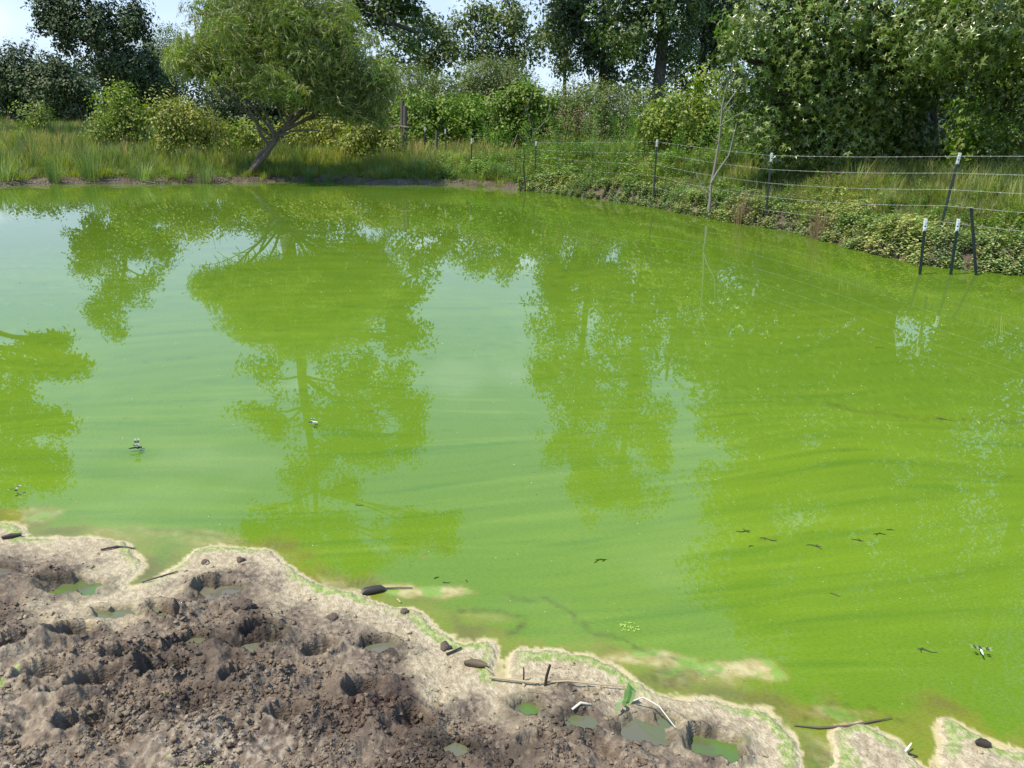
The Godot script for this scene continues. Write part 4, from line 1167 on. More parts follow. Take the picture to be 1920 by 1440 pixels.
func build_grass() -> void:
	var m_grass := mat("meadow_grass", Color(0.25, 0.295, 0.10), 0.55, 0.4, true, Color(0.9, 1.0, 0.4))
	var m_dry := mat("dry_grass", Color(0.33, 0.30, 0.15), 0.65, 0.4, true, Color(0.9, 0.9, 0.5))
	var m_rush := mat("rush", Color(0.115, 0.165, 0.06), 0.5, 0.5, true, Color(0.8, 1.0, 0.4))
	var m_weed := mat("weed_leaf", Color(0.22, 0.32, 0.085), 0.45, 0.5, true, Color(0.75, 0.95, 0.3))
	var m_pale := mat("pale_weed_leaf", Color(0.31, 0.385, 0.155), 0.45, 0.5, true, Color(0.75, 0.85, 0.4))
	var m_deep := mat("horseweed", Color(0.175, 0.275, 0.07), 0.55, 0.4, true, Color(0.75, 1.0, 0.3))
	var m_bank := mat("bank_grass_blades", Color(0.30, 0.345, 0.125), 0.55, 0.4, true, Color(0.9, 1.0, 0.4))
	var g1 := tuft(24, 0.11, 0.42, 0.015, 0.55, 301)
	var g2 := tuft(16, 0.09, 0.62, 0.012, 0.75, 302)
	var short := tuft(24, 0.12, 0.17, 0.013, 0.9, 303)
	var weeds := weed(0.34, 16, 0.10, 0.42, 304)
	var low_weeds := weed(0.18, 13, 0.068, 0.4, 305)
	var spire := weed(1.05, 70, 0.14, 0.16, 306)
	field("meadow_grass", g1, m_grass, -24, -48, 2.5, -16.0, 30.0, 1.0, func(x: float, z: float, s: float) -> float:
		return smoothstep(0.45, 1.3, s + n_mid.get_noise_2d(x, z) * 0.6) * (1.0 - 0.7 * smoothstep(24.0, 40.0, -z)) * (1.0 - exp(-pow((x + 4.9) / 0.7, 2.0) - pow((z + 20.9) / 1.0, 2.0))) * (1.0 - 0.75 * exp(-pow((x + 4.6) / 1.6, 2.0) - pow((z + 20.2) / 0.8, 2.0))))
	field("tall_meadow_grass", g2, m_rush, -24, -36, -6.0, -17, 22.0, 0.9, func(x: float, z: float, s: float) -> float:
		return smoothstep(0.6, 1.6, s) * smoothstep(-0.05, 0.3, n_mid.get_noise_2d(x * 0.9, z * 0.9 + 7.0)))
	field("dry_meadow_grass", g2, m_dry, -24, -36, 0, -18, 4.0, 0.9, func(x: float, z: float, s: float) -> float: return smoothstep(1.0, 3.0, s))
	field("short_bank_grass", short, m_grass, -16, -24, 2, -14.5, 90.0, 1.1, func(x: float, z: float, s: float) -> float:
		return smoothstep(0.1, 0.5, s + n_mid.get_noise_2d(x * 1.4, z * 1.4) * 0.45) * (1.0 - smoothstep(2.5, 4.0, s)) * 0.8)
	field("head_weeds", weeds, m_weed, -4.5, -25, 5.5, -16.5, 60.0, 1.0, func(x: float, z: float, s: float) -> float:
		return smoothstep(0.05, 0.6, s) * smoothstep(-3.6, -1.4, x) * (1.0 - smoothstep(4.0, 5.5, s)))
	field("tall_horseweed", spire, m_deep, -3.5, -25.5, 5.0, -15.4, 16.0, 1.0, func(x: float, z: float, s: float) -> float:
		return smoothstep(0.9, 1.6, s) * (1.0 - smoothstep(2.6, 4.0, s)) * smoothstep(-2.0, 0.3, x) * smoothstep(-0.25, 0.15, n_mid.get_noise_2d(x * 0.7, z * 0.7)))
	# the right bank
	field("bank_weeds", low_weeds, m_pale, 0.0, -19.5, 9, -5, 420.0, 1.0, func(x: float, z: float, s: float) -> float:
		return smoothstep(-0.16, 0.0, s) * (1.0 - smoothstep(0.35, 0.95, s + n_mid.get_noise_2d(x, z) * 0.6)) * right_share(x) * 0.9, 0.25)
	field("bank_leaves", low_weeds, m_weed, 0.0, -19.5, 9, -5, 150.0, 1.1, func(x: float, z: float, s: float) -> float:
		return smoothstep(-0.05, 0.15, s) * (1.0 - smoothstep(0.6, 1.4, s)) * smoothstep(-0.2, 0.25, n_mid.get_noise_2d(x * 0.8, z * 0.8)) * right_share(x), 0.3)
	field("bank_grass", short, m_bank, 0.5, -19.5, 10, -5, 200.0, 1.0, func(x: float, z: float, s: float) -> float:
		return smoothstep(0.2, 0.7, s + n_mid.get_noise_2d(x, z) * 0.4) * (1.0 - smoothstep(2.4, 3.6, s)) * right_share(x), 0.08)
	field("bank_dry_grass", g2, m_dry, 0.5, -19.5, 10, -5, 16.0, 0.5, func(x: float, z: float, s: float) -> float:
		return smoothstep(0.2, 0.8, s) * (1.0 - smoothstep(1.5, 2.6, s)) * right_share(x))
	field("bank_tall_weeds", weeds, m_weed, 0.0, -19.5, 9, -5, 22.0, 0.9, func(x: float, z: float, s: float) -> float:
		return smoothstep(0.1, 0.5, s) * (1.0 - smoothstep(1.2, 2.2, s)) * smoothstep(-0.1, 0.3, n_mid.get_noise_2d(x * 1.1 + 4.0, z * 1.1)) * right_share(x), 0.2)
	field("bank_long_grass", g2, m_bank, 0.0, -19.5, 10, -5, 34.0, 0.66, func(x: float, z: float, s: float) -> float:
		return smoothstep(0.4, 0.9, s) * (1.0 - smoothstep(2.2, 3.4, s)) * smoothstep(-0.3, 0.2, n_mid.get_noise_2d(x * 0.9 - 14.0, z * 0.9)) * right_share(x), 0.1)
	field("crest_grass", g2, m_grass, 0.5, -19.5, 11, -5, 60.0, 0.72, func(x: float, z: float, s: float) -> float:
		return smoothstep(1.6, 2.2, s) * (1.0 - smoothstep(3.0, 4.2, s)) * right_share(x))
	# single tussocks along the water
	var rush := tuft(120, 0.13, 0.55, 0.009, 0.42, 311)
	var green := tuft(110, 0.16, 0.36, 0.010, 0.75, 312)
	var dead := tuft(80, 0.12, 0.50, 0.007, 0.45, 313)
	var m_dead := mat("dead_rush", Color(0.22, 0.15, 0.085), 0.7, 0.3, false, Color(0.4, 0.3, 0.2))
	var m_rush1 := mat("rush_clump", Color(0.066, 0.105, 0.034), 0.5, 0.5, false, Color(0.5, 0.62, 0.25))
	var m_rush2 := mat("grass_clump", Color(0.125, 0.165, 0.052), 0.5, 0.5, false, Color(0.5, 0.62, 0.25))
	var spots := [[-9.5, -17.6, rush, m_rush1, 1.0, "tall upright rush tussock on the muddy far bank at left"], [-10.15, -17.3, rush, m_rush1, 0.75, "smaller rush tussock just left of the tall upright one"], [-10.95, -16.75, green, m_rush2, 1.0, "spreading tussock at the far bank's left edge"],
		[-8.55, -17.95, green, m_rush2, 0.9, "low light green tussock right of the tall rushes"], [-7.3, -18.4, rush, m_rush2, 0.85, "green tussock left of the pale brush pile"], [-7.85, -18.3, green, m_rush2, 0.7, "low tussock between the rushes and the brush pile"], [-6.5, -18.25, green, m_rush2, 0.8, "tussock on the water's edge before the willow foot"],
		[-5.2, -19.75, rush, m_rush1, 0.6, "dark tussock in the shade right of the willow foot"], [-4.7, -19.7, rush, m_rush1, 0.55, "shaded tussock at the water under the willow's right boughs"], [-3.4, -20.0, green, m_rush2, 0.8, "tussock below the golden bush"], [-0.55, -19.85, rush, m_rush1, 0.65, "rush tussock at the water left of the bare stick"],
		[3.95, -13.7, dead, m_dead, 0.95, "brown dead tussock on the bank beside the bare sapling"], [4.72, -12.1, dead, m_dead, 0.95, "brown dead tussock on the bank right of the second fence post"]]
	var k := 0
	for s in spots:
		var o := part("grass_tussock", s[2], s[3])
		o.position = Vector3(s[0], ground_height(s[0], s[1]) - 0.02, s[1])
		o.rotation.y = k * 1.3
		o.scale = Vector3.ONE * s[4] * 1.5
		tag(o, s[5], "tussock", "tussocks along the far bank" if k < 11 else "dead tussocks on the right bank")
		k += 1
	# a pile of pale dead twigs by the willow
	rng.seed = 71
	var pile := thing("brush_pile", "small heap of pale dead twigs on the bank left of the willow", "brush pile", Vector3(-7.0, ground_height(-7.0, -18.5), -18.5))
	for q in 22:
		var sh := Shape.new()
		var c := Vector3(rnd(-0.3, 0.3), rnd(0.02, 0.18), rnd(-0.15, 0.15))
		var d := Vector3(rnd(-1, 1), rnd(-0.2, 0.5), rnd(-0.6, 0.6)).normalized() * rnd(0.12, 0.34)
		sh.tube(bent(c - d, c + d, 0.02, 0.08, 4), taper(0.010, 0.004, 5), 4)
		part("twig", sh.mesh(), pale_bark, pile)


# ---------------------------------------------------------------- fence and posts

func post_shaft(from: Vector3, to: Vector3, size: float) -> ArrayMesh:
	var sh := Shape.new()
	var t := (to - from).normalized()
	var u := t.cross(Vector3.BACK).normalized()
	var w := u.cross(t)
	bar(sh, from, to, u, w, size, size * 0.16, Vector3.ZERO)
	bar(sh, from, to, w, u, size * 0.75, size * 0.16, -w * size * 0.46)
	var n := int(from.distance_to(to) / 0.055)
	for k in n:
		var p := from.lerp(to, (k + 0.5) / n) + w * size * 0.14
		bar(sh, p - t * 0.008, p + t * 0.008, u, w, size * 0.45, size * 0.22, Vector3.ZERO)
	return sh.mesh()


func bar(sh: Shape, from: Vector3, to: Vector3, u: Vector3, w: Vector3, a: float, b: float, off: Vector3) -> void:
	var q := [u * a * 0.5 + w * b * 0.5, -u * a * 0.5 + w * b * 0.5, -u * a * 0.5 - w * b * 0.5, u * a * 0.5 - w * b * 0.5]
	var mid := (from + to) * 0.5 + off
	for k in 4:
		var p1: Vector3 = from + off + q[k]
		var p2: Vector3 = from + off + q[(k + 1) % 4]
		var p3: Vector3 = to + off + q[(k + 1) % 4]
		var p4: Vector3 = to + off + q[k]
		outward(sh, p1, p2, p3, p4, mid)
	outward(sh, from + off + q[0], from + off + q[1], from + off + q[2], from + off + q[3], mid)
	outward(sh, to + off + q[0], to + off + q[1], to + off + q[2], to + off + q[3], mid)


func outward(sh: Shape, a: Vector3, b: Vector3, c: Vector3, d: Vector3, mid: Vector3) -> void:
	if (c - a).cross(b - a).dot(a + c - mid * 2.0) < 0.0:
		sh.quad(a, d, c, b)
	else:
		sh.quad(a, b, c, d)


func t_post(parent: Node3D, from: Vector3, to: Vector3, shaft: Material, tip: Material, size := 0.036, tip_long := 0.14) -> Node3D:
	var o := part("post", post_shaft(from, to, size), shaft, parent)
	if tip:
		var t := (to - from).normalized()
		part("white_tip", post_shaft(to - t * tip_long, to + t * 0.003, size * 1.12), tip, o)
	return o


func build_fence() -> void:
	var green := mat("weathered_green_paint", Color(0.045, 0.055, 0.045), 0.55)
	var white := mat("white_paint", Color(0.75, 0.75, 0.73), 0.5)
	var steel := mat("galvanized_wire", Color(0.42, 0.43, 0.44), 0.4, 0.6)
	var fence := thing("barbed_wire_fence", "barbed wire fence on white-tipped green posts along the right bank", "fence")
	var tops := [Vector3(9.6, 1.80, -3.2), Vector3(7.35, 1.62, -7.4), Vector3(5.734, 1.382, -10.474), Vector3(4.207, 1.210, -13.367), Vector3(2.757, 1.303, -16.117), Vector3(0.42, 1.10, -19.5), Vector3(-1.26, 1.07, -21.5), Vector3(-2.19, 1.24, -24.0), Vector3(-3.02, 1.25, -26.0)]
	var feet := [Vector3(9.62, 0.3, -3.3), Vector3(7.4, 0.22, -7.5), Vector3(5.69, 0.02, -10.53), Vector3(4.27, -0.1, -13.42), Vector3(2.79, 0.2, -16.15), Vector3(0.42, 0.3, -19.5), Vector3(-1.26, 0.3, -21.5), Vector3(-2.16, 0.3, -24.0), Vector3(-3.05, 0.3, -26.0)]
	for k in tops.size():
		t_post(fence, feet[k], tops[k], green, white, 0.036, 0.14 if k != 5 else 0.10)
	rng.seed = 12
	for row in 5:
		var sh := Shape.new()
		for k in 5:
			var a: Vector3 = feet[k].lerp(tops[k], 1.0 - (0.03 + row * [0.16, 0.16, 0.155, 0.17, 0.20, 0.2, 0.2, 0.2, 0.2][k]))
			var b: Vector3 = feet[k + 1].lerp(tops[k + 1], 1.0 - (0.03 + row * [0.16, 0.16, 0.155, 0.17, 0.20, 0.2, 0.2, 0.2, 0.2][k + 1]))
			var off := Vector3(-0.012, 0, 0.014)
			var path := PackedVector3Array()
			for q in 9:
				path.append((a + off).lerp(b + off, q / 8.0) - Vector3.UP * (0.015 + 0.008 * row) * sin(PI * q / 8.0))
			var r := 0.0018 if k < 3 else (0.0013 if k == 3 else 0.0007)
			var rr := PackedFloat32Array()
			rr.resize(9)
			rr.fill(r)
			sh.tube(path, rr, 4, false)
			if k < 5:
				var n := int(a.distance_to(b) / 0.12)
				for q in n:
					var f := (q + 0.5) / n * 8.0
					var p := path[int(f)].lerp(path[mini(int(f) + 1, 8)], f - int(f))
					for e in 2:
						var d := Vector3(rnd(-1, 1), rnd(-1, 1), rnd(-1, 1)).normalized() * 0.014
						sh.tube(PackedVector3Array([p - d, p + d]), PackedFloat32Array([0.0018, 0.0018]), 3, false)
		part("wire", sh.mesh(), steel, fence)


func build_posts_in_water() -> void:
	var dark := mat("dark_green_paint", Color(0.012, 0.026, 0.020), 0.4)
	var white := mat("bright_white_paint", Color(0.82, 0.82, 0.82), 0.45)
	var a := thing("fence_post", "white-tipped dark green metal post in the water, leftmost of three", "fence post", Vector3(4.92, 0, -9.28), "loose posts standing in the pond")
	t_post(a, Vector3(0.015, -0.35, 0), Vector3(-0.07, 0.66, -0.02), dark, white)
	var b := thing("fence_post", "white-tipped studded metal post in the water, between two others", "fence post", Vector3(5.31, 0, -9.33), "loose posts standing in the pond")
	t_post(b, Vector3(0.02, -0.35, 0), Vector3(-0.045, 0.663, -0.02), dark, white)
	var c := thing("fence_post", "leaning dark post without white tip in the water", "fence post", Vector3(5.62, 0, -9.33), "loose posts standing in the pond")
	t_post(c, Vector3(0.10, -0.35, 0), Vector3(-0.23, 0.80, -0.03), dark, null)
	var cap := Shape.new()
	bar(cap, Vector3(-0.2295, 0.798, -0.03), Vector3(-0.2315, 0.806, -0.0305), Vector3.RIGHT, Vector3.BACK, 0.040, 0.034, Vector3.ZERO)
	part("worn_top", cap.mesh(), mat("worn_steel", Color(0.35, 0.36, 0.35), 0.5), c)


func build_sapling() -> void:
	rng.seed = 5
	var base := Vector3(3.53, -0.1, -14.45)
	var t := thing("bare_sapling", "leafless grey sapling standing at the right bank's water edge", "sapling", base)
	var path := PackedVector3Array()
	for p in [Vector2(3.53, -0.1), Vector2(3.53, 0.08), Vector2(3.51, 0.32), Vector2(3.51, 0.56), Vector2(3.55, 0.93), Vector2(3.56, 1.39), Vector2(3.58, 1.93), Vector2(3.60, 2.37), Vector2(3.67, 2.8), Vector2(3.71, 3.2)]:
		path.append(Vector3(p.x + rnd(-0.025, 0.025), p.y, -14.45 + rnd(-0.03, 0.03)) - base)
	var sh := Shape.new()
	sh.tube(path, PackedFloat32Array([0.050, 0.040, 0.030, 0.026, 0.022, 0.019, 0.014, 0.010, 0.007, 0.004]), 8)
	var bare := mat("bare_wood", Color(0.20, 0.185, 0.16), 0.85)
	part("trunk", sh.mesh(), bare, t)
	var limbs := [[[3.52, 0.62], [3.60, 0.82], [3.77, 1.12], [3.79, 1.4], [3.84, 1.72], 0.017], [[3.58, 1.90], [3.5, 2.05], [3.49, 2.23], [3.55, 2.40], 0.013], [[3.58, 1.85], [3.7, 2.1], [3.93, 2.42], [4.36, 2.73], [4.6, 2.86], 0.010], [[3.5, 0.47], [3.40, 0.58], [3.27, 0.69], [3.24, 0.8], 0.010], [[3.55, 1.35], [3.48, 1.37], [3.43, 1.45], 0.009], [[3.51, 0.38], [3.41, 0.42], [3.3, 0.57], 0.009],
		[[3.6, 2.35], [3.66, 2.55], [3.64, 2.92], [3.66, 3.1], 0.008], [[3.64, 2.68], [3.74, 2.9], [3.86, 3.04], [3.95, 3.1], 0.007], [[3.58, 1.75], [3.76, 1.98], [3.84, 2.13], 0.007], [[3.56, 1.6], [3.8, 1.78], [4.05, 1.92], [4.2, 2.05], 0.007], [[3.57, 1.7], [3.4, 1.9], [3.3, 2.15], 0.006]]
	for l in limbs:
		var pts := PackedVector3Array()
		for k in l.size() - 1:
			pts.append(Vector3(l[k][0], l[k][1], -14.45 + (0.0 if k == 0 else rnd(-0.08, 0.12))) - base)
		var b := Shape.new()
		b.tube(pts, taper(l[-1] * 1.35, 0.006, pts.size()), 5)
		part("branch", b.mesh(), bare, t)
	var stick := thing("bare_stick", "thin bare stick standing in the water at the head of the pond", "stick", Vector3(0.18, -0.2, -18.6))
	var s1 := Shape.new()
	s1.tube(PackedVector3Array([Vector3(0, 0, 0), Vector3(0.0, 0.3, 0), Vector3(-0.06, 0.75, -0.02), Vector3(-0.04, 1.0, 0), Vector3(-0.08, 1.3, 0.02)]), PackedFloat32Array([0.028, 0.026, 0.017, 0.014, 0.007]), 6)
	part("stem", s1.mesh(), bark, stick)
	var stub := Shape.new()
	stub.tube(PackedVector3Array([Vector3(0, 0, 0), Vector3(0.01, 0.22, 0), Vector3(-0.02, 0.36, 0)]), PackedFloat32Array([0.022, 0.02, 0.012]), 6)
	var so := part("wooden_stub", stub.mesh(), bark)
	so.position = Vector3(0.06, -0.2, -18.55)
	tag(so, "short wooden stub in the water just left of the bare stick", "stub")


func build_old_posts() -> void:
	var wood := mat("weathered_wood", Color(0.15, 0.125, 0.10), 0.9)
	var g := noise(FastNoiseLite.TYPE_SIMPLEX, 0.03, 3, 3)
	wood.albedo_texture = noise_texture(g, Color(0.6, 0.6, 0.6), Color(1.2, 1.2, 1.2), 256)
	wood.uv1_triplanar = true
	wood.uv1_scale = Vector3(8, 1.5, 8)
	var data := [[-3.64, 2.02, 0.075, "shorter grey wooden post overgrown by vines, left one of two"], [-3.50, 1.86, 0.07, "weathered upright wooden post before the vine thicket, right one of two"], [-2.6, 1.15, 0.05, "thin old wooden post right of the two thick ones"]]
	var z := [-25.4, -25.0, -25.6]
	for k in 3:
		var gh := ground_height(data[k][0], z[k])
		var o := thing("wooden_post", data[k][3], "wooden post", Vector3(data[k][0], gh - 0.1, z[k]), "old wooden posts on the far bank")
		var sh := Shape.new()
		var tall: float = data[k][1] - gh + 0.1
		sh.tube(PackedVector3Array([Vector3(-0.05 * k, 0, 0), Vector3(-0.02, tall * 0.5, 0), Vector3(0, tall, 0.02)]), PackedFloat32Array([data[k][2], data[k][2] * 0.95, data[k][2] * 0.85]), 9)
		part("shaft", sh.mesh(), wood, o)
		if k == 1:
			var rail := Shape.new()
			rail.tube(PackedVector3Array([Vector3(-0.75, 0.95, 0.12), Vector3(-0.2, 1.05, 0.13), Vector3(0.12, 1.02, 0.13)]), PackedFloat32Array([0.04, 0.045, 0.04]), 7)
			part("broken_rail", rail.mesh(), wood, o)
	# the pale snag under the vine mound
	var snag := thing("dead_snag", "pale dead limb bending out of the bright vine mound", "dead limb", Vector3(0.35, ground_height(0.35, -25.0) - 0.1, -25.0))
	var limbs := [[Vector3(0, 0, 0), Vector3(0.1, 0.9, 0.1), Vector3(-0.15, 1.5, 0.25), Vector3(0.02, 2.0, 0.4)], [Vector3(0.1, 0.8, 0.1), Vector3(0.45, 1.2, 0.3), Vector3(0.6, 1.75, 0.4)], [Vector3(0.05, 0.5, 0.1), Vector3(-0.4, 0.8, 0.4), Vector3(-0.55, 0.4, 0.5)]]
	for l in limbs:
		var sh := Shape.new()
		var pts := PackedVector3Array()
		for p in l:
			pts.append(p)
		sh.tube(pts, taper(0.04, 0.012, pts.size()), 5)
		part("limb", sh.mesh(), grey_bark, snag)


# ---------------------------------------------------------------- foreground

func lay(pts: Array, lift: float) -> PackedVector3Array:
	var out := PackedVector3Array()
	for p in pts:
		var h := maxf(mud_height(p.x, p.y), 0.0)
		out.append(Vector3(p.x, h + lift, p.y))
	return out


func twig(called: String, label: String, category: String, pts: PackedVector3Array, radii: PackedFloat32Array, m: Material, sides := 6) -> Node3D:
	var sh := Shape.new()
	var at := pts[0]
	for k in pts.size():
		pts[k] -= at
	sh.tube(pts, radii, sides)
	var o := part(called, sh.mesh(), m)
	o.position = at
	return tag(o, label, category)


func build_foreground() -> void:
	var dark := mat("wet_dark_wood", Color(0.035, 0.026, 0.020), 0.4)
	var brown := mat("brown_stem", Color(0.10, 0.072, 0.045), 0.7)
	var straw := mat("straw", Color(0.34, 0.27, 0.15), 0.7)
	var pale := mat("pale_straw", Color(0.55, 0.50, 0.38), 0.7)
	var clod_m := mat("dark_clod", Color(0.088, 0.066, 0.050), 0.9)
	var rough := noise(FastNoiseLite.TYPE_SIMPLEX, 0.35, 4, 40)
	var grit := noise(FastNoiseLite.TYPE_CELLULAR, 0.06, 2, 41)
	clod_m.heightmap_enabled = true
	clod_m.heightmap_texture = noise_texture(grit, Color.WHITE, Color.BLACK, 256)
	clod_m.heightmap_scale = 0.4
	clod_m.uv1_triplanar = true
	clod_m.uv1_scale = Vector3(9, 9, 9)
	# floating by the shore
	twig("bark_piece", "dark curved piece of bark floating at the scummy shore", "bark", PackedVector3Array([Vector3(-0.535, 0.004, -2.435), Vector3(-0.525, 0.012, -2.44), Vector3(-0.50, 0.012, -2.45), Vector3(-0.47, 0.012, -2.462), Vector3(-0.455, 0.006, -2.468)]), PackedFloat32Array([0.004, 0.014, 0.0155, 0.014, 0.006]), dark, 8)
	twig("thin_twig", "thin straight twig floating right of the bark piece", "twig", PackedVector3Array([Vector3(-0.455, 0.006, -2.474), Vector3(-0.41, 0.007, -2.478), Vector3(-0.355, 0.005, -2.483)]), PackedFloat32Array([0.0035, 0.003, 0.0022]), brown)
	twig("curved_reed", "dark curved reed floating on the water at lower right", "reed", PackedVector3Array([Vector3(0.87, 0.004, -1.836), Vector3(0.94, 0.005, -1.828), Vector3(1.03, 0.006, -1.838), Vector3(1.11, 0.007, -1.858), Vector3(1.18, 0.006, -1.876)]), PackedFloat32Array([0.002, 0.0034, 0.0036, 0.003, 0.0014]), brown)
	twig("small_stick", "small brown stick in the scum below the thin twig", "stick", lay([Vector2(-0.40, -2.41), Vector2(-0.385, -2.39)], 0.004), PackedFloat32Array([0.004, 0.003]), straw)
	# lying and standing in the mud
	twig("long_reed_stalk", "long pale reed stalk lying across the mud at centre bottom", "reed", lay([Vector2(-0.045, -1.985), Vector2(0.02, -1.975), Vector2(0.10, -1.962), Vector2(0.2, -1.955), Vector2(0.3, -1.955), Vector2(0.40, -1.958)], 0.012), PackedFloat32Array([0.004, 0.004, 0.0035, 0.003, 0.0025, 0.0015]), straw)
	var h1 := mud_height(0.128, -1.955)
	twig("upright_stick", "dark stick stuck upright in the mud by the reed stalk", "stick", PackedVector3Array([Vector3(0.128, h1 - 0.02, -1.955), Vector3(0.133, h1 + 0.035, -1.957), Vector3(0.142, h1 + 0.075, -1.96)]), PackedFloat32Array([0.005, 0.0048, 0.004]), dark)
	var h2 := mud_height(0.062, -1.985)
	twig("upright_twig", "thin dark twig stuck upright left of the thicker stick", "twig", PackedVector3Array([Vector3(0.062, h2 - 0.02, -1.985), Vector3(0.063, h2 + 0.03, -1.985), Vector3(0.061, h2 + 0.05, -1.985)]), PackedFloat32Array([0.003, 0.0028, 0.002]), dark)
	twig("curved_straw", "thin pale straw arching over wet silt right of the folded leaf", "arched_straw", PackedVector3Array([Vector3(0.395, 0.035, -1.885), Vector3(0.42, 0.062, -1.87), Vector3(0.46, 0.066, -1.83), Vector3(0.50, 0.04, -1.775)]), PackedFloat32Array([0.0025, 0.0025, 0.0022, 0.0015]), pale)
	twig("pale_stick", "short pale stick in the mud below the reed stalk", "stick", lay([Vector2(0.205, -1.835), Vector2(0.23, -1.848), Vector2(0.262, -1.862)], 0.006), PackedFloat32Array([0.004, 0.0045, 0.003]), pale)
	twig("dark_stick", "dark stick lying in mud left of the small inlet", "stick", lay([Vector2(-0.19, -2.09), Vector2(-0.165, -2.11), Vector2(-0.145, -2.13)], 0.006), PackedFloat32Array([0.004, 0.004, 0.003]), dark)
	twig("driftwood_piece", "small knobbly piece of driftwood on pale mud beside the inlet", "driftwood", lay([Vector2(-0.13, -2.045), Vector2(-0.105, -2.048), Vector2(-0.08, -2.045), Vector2(-0.055, -2.04)], 0.01), PackedFloat32Array([0.006, 0.012, 0.013, 0.005]), brown, 8)
	twig("inlet_twig", "thin twig lying across the mouth of the small inlet", "twig", lay([Vector2(-0.115, -2.085), Vector2(-0.075, -2.05), Vector2(-0.035, -2.015)], 0.008), PackedFloat32Array([0.0025, 0.0025, 0.002]), straw)
	twig("spit_bark", "black bark chip on the mud spit at the left edge", "bark", lay([Vector2(-2.06, -2.73), Vector2(-2.03, -2.745), Vector2(-2.0, -2.765)], 0.008), PackedFloat32Array([0.006, 0.012, 0.005]), dark)
	twig("shore_twig", "dark twig on the cream shore by the left inlet", "twig", lay([Vector2(-1.62, -2.66), Vector2(-1.57, -2.69), Vector2(-1.50, -2.70)], 0.006), PackedFloat32Array([0.004, 0.005, 0.002]), dark)
	twig("inlet_stick", "dark straight stick in the shallow left inlet", "stick", lay([Vector2(-1.37, -2.47), Vector2(-1.31, -2.50), Vector2(-1.26, -2.53)], 0.005), PackedFloat32Array([0.003, 0.0035, 0.002]), dark)
	twig("white_sliver", "white sliver standing at the water's edge of the mud lobe", "sliver", PackedVector3Array([Vector3(1.145, 0.0, -1.735), Vector3(1.16, 0.012, -1.745), Vector3(1.178, 0.024, -1.758)]), PackedFloat32Array([0.0025, 0.0035, 0.002]), mat("bleached_wood", Color(0.68, 0.66, 0.6), 0.6))
	twig("shore_chip", "dark chip lying beside the white sliver", "chip", lay([Vector2(1.155, -1.725), Vector2(1.185, -1.73)], 0.004), PackedFloat32Array([0.004, 0.002]), dark)
	twig("curled_seed_pod", "brown spotted curled pod at the bottom of the right inlet", "pod", lay([Vector2(1.208, -1.645), Vector2(1.205, -1.665), Vector2(1.208, -1.685), Vector2(1.216, -1.703)], 0.008), PackedFloat32Array([0.003, 0.008, 0.008, 0.003]), straw, 8)
	twig("dark_cone", "small dark oval seed head on the green edge of the right spit", "seed head", lay([Vector2(1.372, -1.772), Vector2(1.385, -1.772), Vector2(1.40, -1.768), Vector2(1.412, -1.765)], 0.010), PackedFloat32Array([0.005, 0.012, 0.012, 0.005]), dark, 8)
	# the folded green leaf
	var lh := mud_height(0.375, -1.90)
	var leaf := thing("folded_leaf", "folded pale green leaf blade standing in wet mud at bottom centre", "leaf", Vector3(0.375, lh - 0.01, -1.90))
	var lm := mat("pale_green_blade", Color(0.24, 0.33, 0.15), 0.5, 0.5, false, Color(0.6, 0.8, 0.4))
	var b1 := Shape.new(true)
	var pts := [[0.0, 0.0], [0.006, 0.03], [0.008, 0.06], [0.002, 0.085]]
	for k in 3:
		var w0: float = [0.004, 0.016, 0.018][k]
		var w1: float = [0.016, 0.018, 0.004][k]
		for e in [-1, 1]:
			b1.quad(Vector3(pts[k][0], pts[k][1], 0), Vector3(pts[k + 1][0], pts[k + 1][1], 0), Vector3(pts[k + 1][0] + e * w1, pts[k + 1][1], 0.012), Vector3(pts[k][0] + e * w0, pts[k][1], 0.012))
	part("blade", b1.mesh(), lm, leaf)
	var b2 := Shape.new(true)
	for k in 4:
		var t0 := k / 4.0
		var t1 := (k + 1) / 4.0
		var f := func(t: float) -> Vector3: return Vector3(-0.005 - 0.035 * t, 0.012 + 0.05 * sin(t * 2.6), 0.02 + 0.05 * t)
		b2.quad(f.call(t0) + Vector3(0.006, 0, 0), f.call(t1) + Vector3(0.006, 0, 0), f.call(t1) - Vector3(0.006, 0, 0), f.call(t0) - Vector3(0.006, 0, 0))
	part("bent_blade", b2.mesh(), lm, leaf)
	# clods
	var clods := [[-0.93, -2.30, 0.05, "round dark clod standing proud of the pale mud"], [-0.60, -2.26, 0.028, "dark clod on the pale flat below the bark piece"], [-0.20, -2.135, 0.03, "dark clod on the shore left of the driftwood"], [-0.36, -2.32, 0.022, "small clod on the cream mud under the thin twig"], [-1.18, -2.60, 0.022, "small dark clod on the pale spit above the grey puddle"], [-1.05, -2.62, 0.026, "dark clod on the crest of the pale spit"]]
	for c in clods:
		var sh := Shape.new()
		var r: float = c[2] * 0.7
		sh.ball(Vector3.ZERO, Vector3(r, r * 0.62, r * 0.8), rough, 0.8, 30, 44)
		var o := part("mud_clod", sh.mesh(), clod_m)
		o.position = Vector3(c[0], mud_height(c[0], c[1]) + r * 0.12, c[1])
		o.rotation.y = c[0] * 7.0
		tag(o, c[3], "clod", "clods on the pale mud")


